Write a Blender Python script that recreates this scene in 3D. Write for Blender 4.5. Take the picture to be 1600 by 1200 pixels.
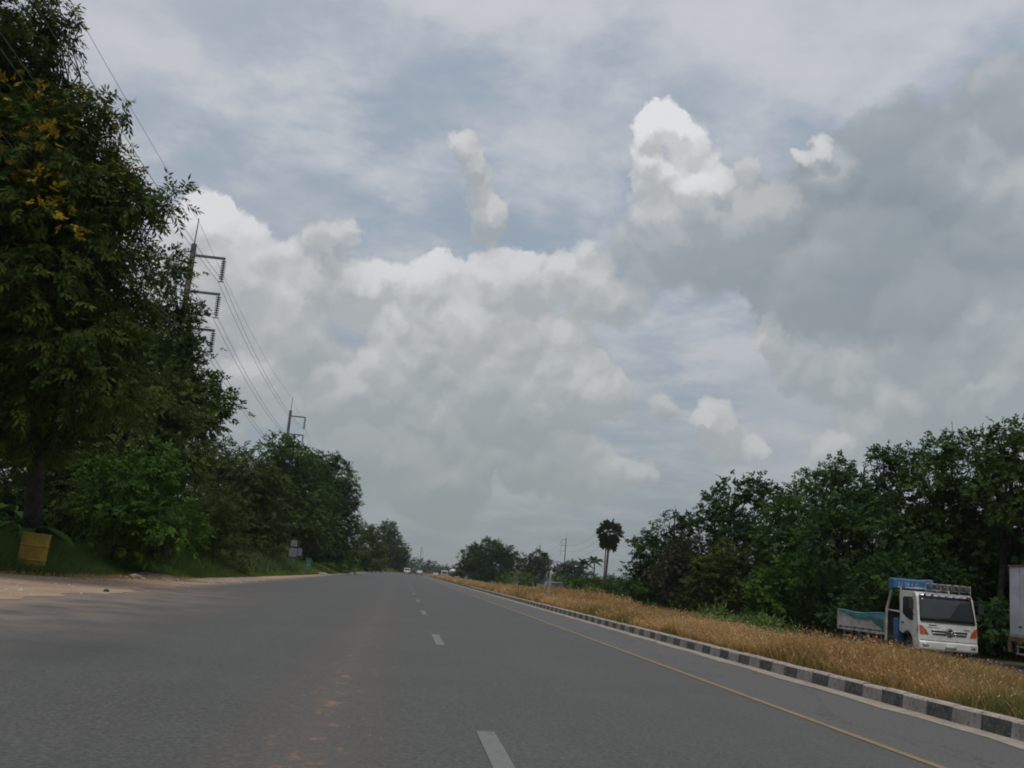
import bpy, bmesh, math, random
import numpy as np
from mathutils import Matrix, Vector

for o in list(bpy.data.objects):
    bpy.data.objects.remove(o)
scene = bpy.context.scene
COL = scene.collection
R = math.radians
rng = np.random.default_rng(11)
random.seed(5)

# ------------------------------------------------------------------ camera
FOCAL, CX, CY, CAM_H = 1560.0, 800.0, 600.0, 1.3        # in pixels of a 1600 px wide picture
VP, ROLL = (627.0, 889.5), R(5.0)                        # where the straight road vanishes; camera roll
EX = np.array([math.cos(ROLL), math.sin(ROLL)])
EY = np.array([-math.sin(ROLL), math.cos(ROLL)])
_v = np.array(VP) - np.array([CX, CY])
_a, _b = _v @ EX, _v @ EY
_p = math.atan2(_b, FOCAL)
AY = np.array([_a, _b, FOCAL]); AY /= np.linalg.norm(AY)
AZ = np.array([0, -math.cos(_p), math.sin(_p)]); AZ -= (AZ @ AY) * AY; AZ /= np.linalg.norm(AZ)
AX = np.cross(AZ, AY)
if AX[0] < 0: AX = -AX
CM = np.stack([AX, AY, AZ])

def ray(px, py):
    v = np.array([px - CX, py - CY])
    d = CM @ np.array([v @ EX, v @ EY, FOCAL])
    return d / np.linalg.norm(d)

def at(px, py, Y):
    "the point of the place seen at (px, py) that lies Y metres down the road"
    d = ray(px, py)
    d = d * (Y / d[1])
    return np.array([d[0], d[1], d[2] + CAM_H])

cam_data = bpy.data.cameras.new('camera')
cam = bpy.data.objects.new('camera', cam_data); COL.objects.link(cam)
cam_data.sensor_width = 36.0
cam_data.lens = 36.0 * FOCAL / 1600.0
cam_data.clip_start, cam_data.clip_end = 0.1, 6000
_right = CM @ np.array([math.cos(ROLL), -math.sin(ROLL), 0])
_up = -(CM @ np.array([math.sin(ROLL), math.cos(ROLL), 0]))
_fwd = CM @ np.array([0, 0, 1.0])
cam.matrix_world = Matrix(((_right[0], _up[0], -_fwd[0], 0), (_right[1], _up[1], -_fwd[1], 0),
                           (_right[2], _up[2], -_fwd[2], CAM_H), (0, 0, 0, 1)))
scene.camera = cam

# ------------------------------------------------------------------ light and exposure
SUN_EL, SUN_AZ = R(64), R(186)                            # azimuth from +Y (down the road) towards +X
SKY_STRENGTH = 0.1
sun_data = bpy.data.lights.new('sun', 'SUN')
sun_data.energy, sun_data.angle, sun_data.color = 1.8, R(24), (1.0, 0.95, 0.86)
sun = bpy.data.objects.new('sun', sun_data); COL.objects.link(sun)
sdir = Vector((math.sin(SUN_AZ) * math.cos(SUN_EL), math.cos(SUN_AZ) * math.cos(SUN_EL), math.sin(SUN_EL)))
sun.rotation_euler = (-sdir).to_track_quat('-Z', 'Y').to_euler()
sun.location = (0, 0, 60)
vs = scene.view_settings
scene.display_settings.display_device = 'sRGB'
vs.view_transform, vs.look, vs.exposure, vs.gamma = 'Standard', 'None', 0.0, 1.0
vs.use_curve_mapping = False
scene.cycles.filter_width = 1.9
scene.cycles.max_bounces = 6
scene.cycles.transparent_max_bounces = 8
scene.cycles.volume_bounces = 0

# ------------------------------------------------------------------ sky: clouds over a Nishita sky, by direction
world = bpy.data.worlds.new('World'); scene.world = world
world.use_nodes = True
WT = world.node_tree; WT.nodes.clear()

class G:
    "small helper to write node graphs as expressions"
    def __init__(s, tree): s.t = tree
    def n(s, kind, **kw):
        nd = s.t.nodes.new(kind)
        for k, v in kw.items(): setattr(nd, k, v)
        return nd
    def put(s, sock, v):
        if hasattr(v, 'is_output'): s.t.links.new(v, sock)
        elif v is not None: sock.default_value = v
    def m(s, op, a, b=None, c=None, clamp=False):
        nd = s.n('ShaderNodeMath', operation=op, use_clamp=clamp)
        for i, v in enumerate((a, b, c)): s.put(nd.inputs[i], v)
        return nd.outputs[0]
    def v(s, op, a, b=None, scale=None):
        nd = s.n('ShaderNodeVectorMath', operation=op)
        s.put(nd.inputs[0], a)
        if b is not None: s.put(nd.inputs[1], b)
        if scale is not None: s.put(nd.inputs['Scale'], scale)
        return nd.outputs['Value'] if op in ('DOT_PRODUCT', 'LENGTH', 'DISTANCE') else nd.outputs[0]
    def noise(s, vec, scale, detail=5, rough=0.55, color=False, dist=0.0):
        nd = s.n('ShaderNodeTexNoise')
        s.put(nd.inputs['Vector'], vec)
        nd.inputs['Scale'].default_value = scale; nd.inputs['Detail'].default_value = detail
        nd.inputs['Roughness'].default_value = rough; nd.inputs['Distortion'].default_value = dist
        return nd.outputs['Color' if color else 0]
    def step(s, x, lo, hi, smooth=True):
        nd = s.n('ShaderNodeMapRange', interpolation_type='SMOOTHSTEP' if smooth else 'LINEAR')
        s.put(nd.inputs[0], x); nd.inputs[1].default_value = lo; nd.inputs[2].default_value = hi
        return nd.outputs[0]
    def mix(s, f, a, b):
        nd = s.n('ShaderNodeMix', data_type='RGBA')
        s.put(nd.inputs[0], f)
        for sock, v in ((nd.inputs[6], a), (nd.inputs[7], b)):
            if isinstance(v, (tuple, list)) and len(v) == 3: v = (*v, 1)
            s.put(sock, v)
        return nd.outputs[2]

def build_sky():
    g = G(WT)
    d = g.v('NORMALIZE', g.n('ShaderNodeTexCoord').outputs['Generated'])
    sep = g.n('ShaderNodeSeparateXYZ'); g.put(sep.inputs[0], d)
    dz = sep.outputs[2]
    sky = g.n('ShaderNodeTexSky', sky_type='NISHITA')
    sky.sun_disc = False; sky.sun_elevation = SUN_EL; sky.sun_rotation = SUN_AZ
    sky.air_density, sky.dust_density, sky.ozone_density = 1.0, 2.5, 1.0
    K = 1.0 / SKY_STRENGTH
    col = lambda r, gg, b: (r * K, gg * K, b * K)
    # a thin veil on a plane far overhead
    flat = g.v('DIVIDE', d, None)
    cz = g.m('ADD', g.m('MAXIMUM', dz, 0.0), 0.16)
    comb = g.n('ShaderNodeCombineXYZ')
    for i in range(3): g.put(comb.inputs[i], cz)
    g.t.nodes.remove(flat.node)
    flat = g.v('DIVIDE', d, comb.outputs[0])
    veil_n = g.noise(flat, 1.35, 7, 0.56, dist=0.5)
    veil2 = g.noise(flat, 3.6, 6, 0.6)
    veil = g.step(g.m('ADD', veil_n, g.m('MULTIPLY', g.m('SUBTRACT', veil2, 0.5), 0.35)), 0.36, 0.58)
    blue = g.mix(0.7, sky.outputs[0], col(0.375, 0.455, 0.540))
    lilac = g.mix(g.step(veil2, 0.35, 0.7), col(0.485, 0.508, 0.580), col(0.635, 0.645, 0.68))
    clear = None                          # where the veil is thin and the blue shows through
    for px, py, r in ((1085,525,95),(625,400,95),(760,385,70),(440,95,150),(610,110,150),(215,215,80),(320,255,80),(-400,300,200),(1900,100,200),(900,-300,200)):
        c = ray(px, py); k = 2.0 / (1.5 * r / FOCAL) ** 2
        t_ = g.m('MULTIPLY_ADD', g.v('DOT_PRODUCT', d, tuple(float(q) for q in c)), k, 1.0 - k, clamp=True)
        clear = t_ if clear is None else g.m('ADD', clear, t_)
    clear = g.m('MULTIPLY', g.m('MINIMUM', clear, 1.0), g.step(veil2, .62, .40))
    veil = g.m('MULTIPLY', veil, g.m('MULTIPLY_ADD', clear, -0.45, 1.0))
    base = g.mix(g.m('MULTIPLY', veil, 0.86), blue, lilac)
    # heaped clouds: many round heads, their outline broken up by noise
    w1 = g.v('SUBTRACT', g.noise(d, 11, 2, 0.5, True), (0.5, 0.5, 0.5))
    w2 = g.v('SUBTRACT', g.noise(d, 42, 6, 0.62, True), (0.5, 0.5, 0.5))
    w3 = g.v('SUBTRACT', g.noise(d, 120, 4, 0.6, True), (0.5, 0.5, 0.5))
    dw = g.v('ADD', d, g.v('ADD', g.v('SCALE', w1, scale=0.040), g.v('ADD', g.v('SCALE', w2, scale=0.022), g.v('SCALE', w3, scale=0.011))))
    dw = g.v('NORMALIZE', dw)
    dw0 = dw
    up = g.v('NORMALIZE', g.v('ADD', dw, (-0.004, 0.0, 0.016)))
    F = F2 = NUM = None
    for i, (px, py, r, b) in enumerate(HEADS):
        if i and i % 10 == 0:                # evaluate the heads in batches: keeps the shader's stack small
            tiny = g.m('MULTIPLY', NUM, 1e-9)
            dw, up = g.v('ADD', dw, tiny), g.v('ADD', up, tiny)
        c = ray(px, py); rr = 1.35 * r / FOCAL
        k = 2.0 / rr ** 2
        def t(vec):
            dot = g.v('DOT_PRODUCT', vec, tuple(float(q) for q in c))
            return g.m('MULTIPLY_ADD', dot, k, 1.0 - k, clamp=True)
        t1, t2 = t(dw), t(up)
        F = t1 if F is None else g.m('ADD', F, t1)
        F2 = t2 if F2 is None else g.m('ADD', F2, t2)
        NUM = g.m('MULTIPLY', t1, b) if NUM is None else g.m('MULTIPLY_ADD', t1, b, NUM)
    shade = g.m('DIVIDE', NUM, g.m('MAXIMUM', F, 0.001))
    def billow(vec):
        vo = g.n('ShaderNodeTexVoronoi', feature='F1'); g.put(vo.inputs['Vector'], vec)
        vo.inputs['Scale'].default_value = 23; vo.inputs['Detail'].default_value = 1.6; vo.inputs['Roughness'].default_value = .55
        return vo.outputs['Distance']
    bil = billow(dw0)
    soft = g.m('MULTIPLY', g.m('SUBTRACT', 0.42, bil), 0.42)
    soft = g.m('ADD', soft, g.m('MULTIPLY', g.m('SUBTRACT', g.noise(d, 75, 5, 0.6), 0.5), 0.16))
    width = g.m('MULTIPLY_ADD', g.m('POWER', shade, 1.2), -0.42, 0.66)      # bright heads are crisp, grey masses soft
    lin = g.m('DIVIDE', g.m('SUBTRACT', g.m('ADD', F, soft), 0.06), g.m('MAXIMUM', width, 0.46), clamp=True)
    alpha = g.step(lin, 0.0, 1.0)
    emb = g.m('MULTIPLY', g.m('SUBTRACT', F, F2), 0.27)
    emb2 = g.m('MULTIPLY', g.m('SUBTRACT', billow(g.v('ADD', dw0, (-0.003, 0, 0.010))), bil), g.m('MULTIPLY_ADD', shade, 0.46, 0.02))
    emb = g.m('MINIMUM', g.m('MAXIMUM', g.m('ADD', emb, emb2), -0.11), 0.24)
    lum = g.m('ADD', shade, emb, clamp=True)
    ramp = g.n('ShaderNodeValToRGB'); g.put(ramp.inputs[0], lum)
    e = ramp.color_ramp.elements
    e[0].position, e[0].color = 0.0, (*col(0.225, 0.272, 0.320), 1)
    e[1].position, e[1].color = 1.0, (*col(0.84, 0.85, 0.855), 1)
    for pos, c in ((0.35, (0.350, 0.388, 0.422)), (0.62, (0.525, 0.540, 0.552))):
        q = e.new(pos); q.color = (*col(*c), 1)
    c1 = g.mix(g.m('MULTIPLY', alpha, 0.88), base, ramp.outputs[0])
    # pale grey haze towards the horizon
    hz = g.m('POWER', 2.718, g.m('MULTIPLY', g.m('MAXIMUM', dz, 0.0), -4.6))
    c2 = g.mix(g.m('MULTIPLY', hz, 0.95), c1, col(0.250, 0.284, 0.288))
    bg = g.n('ShaderNodeBackground'); g.put(bg.inputs[0], c2); bg.inputs[1].default_value = SKY_STRENGTH
    out = g.n('ShaderNodeOutputWorld'); g.t.links.new(bg.outputs[0], out.inputs[0])

HEADS = [  # where a head of cloud stands in the sky, its size and how sunlit it is
 (318,332,36,.84),(340,360,40,.80),(375,395,46,.78),(425,440,58,.70),(310,430,80,.66),(460,490,58,.60),(380,530,85,.58),(250,480,90,.6),(440,560,60,.5),
 (405,590,42,.74),(432,640,36,.70),(360,630,60,.62),
 (575,430,30,.72),(560,470,38,.66),(500,372,26,.55),(542,362,22,.56),(520,430,40,.5),
 (680,425,30,.76),(640,450,42,.74),(700,475,64,.74),(785,425,42,.70),(765,480,75,.64),(850,432,42,.66),(905,430,46,.64),(935,470,38,.58),
 (620,540,48,.70),(680,560,90,.60),(800,560,90,.56),(890,560,56,.56),(880,620,56,.62),(935,600,42,.60),(960,620,36,.58),(740,660,110,.48),
 (600,650,66,.52),(540,660,54,.54),(680,720,70,.45),(850,690,70,.46),(770,610,50,.60),(520,610,40,.56),(545,575,46,.56),(580,600,40,.55),
 (714,222,22,.57),(726,246,22,.53),(736,276,22,.51),(750,312,26,.50),(784,330,20,.51),(762,352,24,.5),
 (1046,182,27,.86),(1022,184,25,.84),(1003,196,20,.80),(1004,228,24,.72),(1012,262,30,.64),(1074,206,30,.84),(1092,262,38,.80),(1104,300,34,.78),(1030,292,50,.66),(1132,280,18,.64),(1060,340,50,.58),(1175,255,20,.46),
 (1150,350,66,.38),(1250,385,95,.26),(1110,400,70,.28),(1010,390,55,.40),(1350,300,100,.12),(1400,220,64,.16),(1300,262,34,.52),(1283,225,14,.86),(1255,243,12,.8),
 (1450,400,120,.14),(1350,450,95,.20),(1500,260,56,.28),(1545,310,70,.28),(1535,165,50,.24),(1585,130,44,.28),(1580,440,90,.20),(1250,460,70,.24),
 (1460,510,66,.22),(1620,250,80,.36),(1640,360,90,.34),(1170,335,46,.42),(1215,325,36,.40),(1700,300,120,.4),(1720,480,120,.35),
 (1200,522,26,.58),(1240,560,40,.55),(1300,585,54,.50),(1380,605,56,.46),(1450,590,60,.42),(1550,575,70,.52),(1600,520,66,.56),(1680,560,80,.5),
 (1125,650,26,.70),(1132,692,34,.62),(1100,660,16,.62),(1182,697,20,.66),
 (1320,690,40,.60),(1288,702,26,.60),(1385,665,44,.52),(1500,640,60,.45),(1600,630,60,.48),
 (962,745,34,.62),(1000,750,22,.60),(900,730,52,.54),(640,740,40,.56),(560,740,50,.5),(700,790,50,.48),
 (1040,645,26,.52),(980,480,36,.52),
 # heads elsewhere round the sky
 (1950,300,150,.5),(2150,520,160,.55),(2000,700,120,.5),(2500,200,220,.5),(2600,600,160,.6),(100,250,110,.6),(-150,500,140,.62),(-300,200,160,.5),
 (-600,450,170,.6),(-900,100,220,.5),(-700,750,120,.6),(300,-350,170,.5),(900,-420,200,.55),(1500,-300,160,.45),(2200,-300,220,.5),(-300,-500,220,.5),
]
build_sky()

# ------------------------------------------------------------------ object helpers
def tag(o, label=None, cat=None, group=None, kind=None):
    for k, v in (('label', label), ('category', cat), ('group', group), ('kind', kind)):
        if v: o[k] = v
    return o

def empty(name, loc, label=None, cat=None, group=None, rz=0.0, kind=None):
    o = bpy.data.objects.new(name, None); COL.objects.link(o)
    o.location = [float(q) for q in loc]; o.rotation_euler = (0, 0, rz); o.empty_display_size = 0.3
    return tag(o, label, cat, group, kind)

def link(name, mesh, parent=None, loc=None):
    o = bpy.data.objects.new(name, mesh); COL.objects.link(o)
    if parent is not None: o.parent = parent
    if loc is not None: o.location = [float(q) for q in loc]
    return o

def copy_tree(o, parent=None):
    c = o.copy(); COL.objects.link(c); c.parent = parent
    for ch in list(o.children): copy_tree(ch, c)
    return c

class MB:
    "collects shapes and links them as ONE mesh object"
    def __init__(s): s.v, s.f = [], []
    def add(s, vs, fs):
        o = len(s.v); s.v += [tuple(float(q) for q in p) for p in vs]; s.f += [tuple(i + o for i in f) for f in fs]
        return s
    def box(s, c, size, rz=0.0, rx=0.0):
        x, y, z = (q / 2 for q in size)
        M = Matrix.Rotation(rz, 3, 'Z') @ Matrix.Rotation(rx, 3, 'X')
        vs = [tuple(M @ Vector(p) + Vector(c)) for p in ((-x,-y,-z),(x,-y,-z),(x,y,-z),(-x,y,-z),(-x,-y,z),(x,-y,z),(x,y,z),(-x,y,z))]
        return s.add(vs, [(0,3,2,1),(4,5,6,7),(0,1,5,4),(1,2,6,5),(2,3,7,6),(3,0,4,7)])
    def prism(s, poly, axis, a, b):
        "poly in the two other axes, run from a to b along axis"
        n = len(poly); vs = []
        for t in (a, b):
            for p in poly:
                q = list(p); q.insert(axis, t); vs.append(q)
        fs = [tuple(range(n))[::-1], tuple(range(n, 2 * n))] + [(i, (i+1) % n, n + (i+1) % n, n + i) for i in range(n)]
        return s.add(vs, fs)
    def tube(s, pts, rs, n=7, caps=True):
        pts = [Vector(p) for p in pts]; base = len(s.v); rings = []
        if not hasattr(rs, '__len__'): rs = [rs] * len(pts)
        for i, p in enumerate(pts):
            d = (pts[min(i+1, len(pts)-1)] - pts[max(i-1, 0)]).normalized()
            u = d.orthogonal().normalized() if i == 0 else (u - d * u.dot(d)).normalized()
            w = d.cross(u)
            rings.append([p + (u * math.cos(6.28319*k/n) + w * math.sin(6.28319*k/n)) * rs[i] for k in range(n)])
        vs = [tuple(q) for r in rings for q in r]; fs = []
        for i in range(len(pts) - 1):
            fs += [(i*n+k, i*n+(k+1) % n, (i+1)*n+(k+1) % n, (i+1)*n+k) for k in range(n)]
        if caps: fs += [tuple(range(n))[::-1], tuple(range((len(pts)-1)*n, len(pts)*n))]
        return s.add(vs, fs)
    def lathe(s, prof, c, axis=2, n=20):
        "prof: (radius, height) pairs turned about an axis through c"
        vs, fs = [], []
        for r, h in prof:
            for k in range(n):
                a = 6.28319 * k / n; p = [r * math.cos(a), r * math.sin(a)]; p.insert(axis, h)
                vs.append([p[i] + c[i] for i in range(3)])
        for i in range(len(prof) - 1):
            fs += [(i*n+k, i*n+(k+1) % n, (i+1)*n+(k+1) % n, (i+1)*n+k) for k in range(n)]
        fs += [tuple(range(n))[::-1], tuple(range((len(prof)-1)*n, len(prof)*n))]
        return s.add(vs, fs)
    def mesh(s, name, mat, smooth=False):
        me = bpy.data.meshes.new(name); me.from_pydata(s.v, [], s.f)
        bm = bmesh.new(); bm.from_mesh(me); bmesh.ops.recalc_face_normals(bm, faces=bm.faces[:]); bm.to_mesh(me); bm.free()
        if mat is not None: me.materials.append(mat)
        if smooth: me.polygons.foreach_set('use_smooth', [True] * len(me.polygons))
        return me
    def build(s, name, mat, parent=None, loc=None, smooth=False, bevel=0.0, seg=2):
        o = link(name, s.mesh(name, mat, smooth), parent, loc)
        if bevel:
            b = o.modifiers.new('edge', 'BEVEL'); b.width, b.segments, b.limit_method, b.angle_limit = bevel, seg, 'ANGLE', R(35)
        return o

def np_mesh(name, verts, loops, sizes, mat, tint=None):
    me = bpy.data.meshes.new(name)
    me.vertices.add(len(verts)); me.vertices.foreach_set('co', np.ascontiguousarray(verts, np.float32).ravel())
    me.loops.add(len(loops)); me.loops.foreach_set('vertex_index', np.ascontiguousarray(loops, np.int32))
    me.polygons.add(len(sizes))
    starts = np.concatenate([[0], np.cumsum(sizes)[:-1]]).astype(np.int32)
    me.polygons.foreach_set('loop_start', starts)
    if tint is not None:
        a = me.attributes.new('tint', 'FLOAT', 'FACE'); a.data.foreach_set('value', np.ascontiguousarray(tint, np.float32))
    me.materials.append(mat)
    me.update(calc_edges=True); me.validate()
    return me

# ------------------------------------------------------------------ materials
def new_mat(name):
    m = bpy.data.materials.new(name); m.use_nodes = True
    g = G(m.node_tree); b = m.node_tree.nodes['Principled BSDF']
    return m, g, b

def pmat(name, c1, c2=None, scale=3.0, rough=0.6, metal=0.0, spec=0.4, bump=0.0, lo=0.35, hi=0.65, detail=5, obj=True):
    m, g, b = new_mat(name)
    c2 = c2 or tuple(q * 0.8 for q in c1)
    co = g.n('ShaderNodeTexCoord').outputs['Object'] if obj else g.n('ShaderNodeNewGeometry').outputs['Position']
    nz = g.noise(co, scale, detail, 0.6)
    g.put(b.inputs['Base Color'], g.mix(g.step(nz, lo, hi), c1, c2))
    b.inputs['Roughness'].default_value = rough; b.inputs['Metallic'].default_value = metal
    b.inputs['Specular IOR Level'].default_value = spec
    if bump:
        bp = g.n('ShaderNodeBump'); bp.inputs['Strength'].default_value = bump; bp.inputs['Distance'].default_value = 0.02
        g.put(bp.inputs['Height'], g.noise(co, scale * 9, 4, 0.6)); g.put(b.inputs['Normal'], bp.outputs[0])
    return m

def leaf_mat(name, dark, mid, pale, trans=0.25, rough=0.75, spec=0.10):
    m, g, b = new_mat(name)
    at_ = g.n('ShaderNodeAttribute', attribute_name='tint').outputs['Fac']
    c = g.mix(g.step(at_, 0.0, 0.55, False), dark, mid)
    c = g.mix(g.step(at_, 0.6, 1.0, False), c, pale)
    g.put(b.inputs['Base Color'], c)
    b.inputs['Roughness'].default_value = rough; b.inputs['Specular IOR Level'].default_value = spec
    tr = g.n('ShaderNodeBsdfTranslucent'); g.put(tr.inputs[0], c)
    mx = g.n('ShaderNodeMixShader'); mx.inputs[0].default_value = trans
    out = m.node_tree.nodes['Material Output']
    g.t.links.new(b.outputs[0], mx.inputs[1]); g.t.links.new(tr.outputs[0], mx.inputs[2]); g.t.links.new(mx.outputs[0], out.inputs[0])
    return m

M = {}
M['leaf_tall'] = leaf_mat('leaf_tall', (.024, .046, .009), (.050, .080, .013), (.110, .130, .024))
M['leaf_broad'] = leaf_mat('leaf_broad', (.024, .050, .012), (.050, .090, .019), (.092, .136, .030))
M['leaf_bright'] = leaf_mat('leaf_bright', (.034, .076, .013), (.064, .128, .020), (.105, .168, .032), trans=.3)
M['leaf_olive'] = leaf_mat('leaf_olive', (.034, .056, .015), (.060, .088, .022), (.095, .118, .034))
M['leaf_deep'] = leaf_mat('leaf_deep', (.018, .044, .012), (.036, .072, .017), (.066, .112, .025))
M['leaf_brown'] = leaf_mat('leaf_brown', (.040, .040, .022), (.060, .054, .032), (.085, .076, .045))
M['leaf_far'] = leaf_mat('leaf_far', (.030, .042, .022), (.044, .058, .030), (.060, .076, .040))
M['blossom'] = leaf_mat('blossom', (.20, .13, .008), (.30, .20, .012), (.40, .28, .02))
M['verge_grass'] = leaf_mat('verge_grass', (.060, .105, .024), (.095, .150, .036), (.15, .19, .06))
M['reed'] = leaf_mat('reed', (.050, .085, .030), (.080, .120, .045), (.13, .17, .075))
M['dry_grass'] = leaf_mat('dry_grass', (.10, .125, .035), (.43, .25, .105), (.56, .385, .205), trans=.3, rough=.8, spec=.1)
M['frond'] = leaf_mat('frond', (.024, .040, .018), (.040, .058, .026), (.06, .075, .035))
M['banana'] = leaf_mat('banana', (.03, .06, .012), (.045, .085, .02), (.08, .12, .035), trans=.3)
M['bark'] = pmat('bark', (.050, .042, .034), (.025, .021, .018), 4, .9, bump=.5)
M['pale_bark'] = pmat('pale_bark', (.11, .095, .08), (.06, .05, .042), 4, .9, bump=.4)
M['concrete'] = pmat('concrete', (.32, .30, .27), (.22, .205, .185), 2.5, .85, bump=.3)
M['pole_concrete'] = pmat('pole_concrete', (.15, .125, .105), (.10, .082, .07), 1.5, .85)
M['steel'] = pmat('steel', (.10, .105, .11), (.07, .07, .072), 4, .5, .6)
M['insulator'] = pmat('insulator', (.045, .035, .035), (.03, .025, .025), 5, .3)
M['wire'] = pmat('wire', (.10, .105, .11), None, 3, .6, .3)
M['white_paint'] = pmat('white_paint', (.58, .575, .56), (.47, .46, .44), 2.2, .32, spec=.5)
M['dirty_white'] = pmat('dirty_white', (.50, .48, .45), (.36, .335, .30), 3, .6, bump=.1)
M['panel_white'] = pmat('panel_white', (.46, .47, .48), (.38, .385, .39), 1.5, .5)
M['glass'] = pmat('glass', (.016, .022, .024), (.024, .030, .032), 1, .06, spec=.6)
M['rubber'] = pmat('rubber', (.016, .016, .016), (.028, .026, .024), 5, .85)
M['black'] = pmat('black', (.018, .018, .019), (.03, .029, .028), 5, .6)
M['dark_hole'] = pmat('dark_hole', (.02, .02, .021), None, 5, .8)
M['rim'] = pmat('rim', (.22, .22, .22), (.12, .115, .11), 6, .5, .3)
M['chrome'] = pmat('chrome', (.72, .73, .74), (.6, .6, .6), 4, .18, .9)
M['amber'] = pmat('amber', (.42, .085, .012), (.34, .06, .01), 6, .25, spec=.6)
M['lamp_glass'] = pmat('lamp_glass', (.34, .35, .36), (.2, .2, .21), 12, .2, spec=.7)
M['lamp_dark'] = pmat('lamp_dark', (.06, .045, .045), (.12, .11, .11), 14, .2, spec=.7)
M['red'] = pmat('red', (.28, .03, .028), (.2, .025, .02), 4, .4)
M['crane_blue'] = pmat('crane_blue', (.032, .125, .265), (.024, .085, .19), 3, .4)
M['tarp'] = pmat('tarp', (.020, .120, .120), (.014, .085, .088), 2, .5, bump=.3)
M['tarp_edge'] = pmat('tarp_edge', (.05, .32, .42), (.04, .26, .34), 3, .45)
M['frame_white'] = pmat('frame_white', (.46, .43, .41), (.30, .24, .215), 3.5, .5)
M['rust_yellow'] = pmat('rust_yellow', (.17, .115, .04), (.10, .06, .03), 3, .7)
M['rust'] = pmat('rust', (.10, .055, .035), (.05, .03, .022), 6, .9)
M['drum_yellow'] = pmat('drum_yellow', (.33, .22, .024), (.22, .14, .022), 3.0, .7, bump=.2, lo=.3, hi=.75)
M['barrel_teal'] = pmat('barrel_teal', (.02, .13, .10), (.016, .09, .07), 3, .4)
M['sign_grey'] = pmat('sign_grey', (.15, .145, .15), (.11, .105, .11), 3, .6)
M['sign_blue'] = pmat('sign_blue', (.08, .11, .17), (.11, .13, .18), 4, .5)
M['stone'] = pmat('stone', (.42, .38, .33), (.26, .22, .18), 5, .9, bump=.4)
M['leaf_litter'] = pmat('leaf_litter', (.20, .125, .075), (.15, .095, .06), 8, .9)
M['kerb_white'] = None

def kerb_mat(name, c1, c2, worn):
    m, g, b = new_mat(name)
    p = g.n('ShaderNodeNewGeometry').outputs['Position']
    n1 = g.noise(p, 3.5, 6, 0.65); n2 = g.noise(p, 17, 5, 0.7)
    c = g.mix(g.step(n1, .35, .7), c1, c2)
    c = g.mix(g.m('MULTIPLY', g.step(n2, .53, .63), .85), c, worn)
    g.put(b.inputs['Base Color'], c); b.inputs['Roughness'].default_value = .85
    bp = g.n('ShaderNodeBump'); bp.inputs['Strength'].default_value = .35; bp.inputs['Distance'].default_value = .02
    g.put(bp.inputs['Height'], n2); g.put(b.inputs['Normal'], bp.outputs[0])
    return m
M['kerb_white'] = kerb_mat('kerb_white', (.255, .238, .22), (.17, .157, .143), (.085, .078, .07))
M['kerb_black'] = kerb_mat('kerb_black', (.030, .030, .032), (.085, .081, .078), (.16, .146, .13))
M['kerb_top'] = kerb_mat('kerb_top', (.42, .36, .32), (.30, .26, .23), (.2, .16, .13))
M['gutter'] = kerb_mat('gutter', (.32, .275, .22), (.21, .18, .145), (.18, .15, .12))

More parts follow.
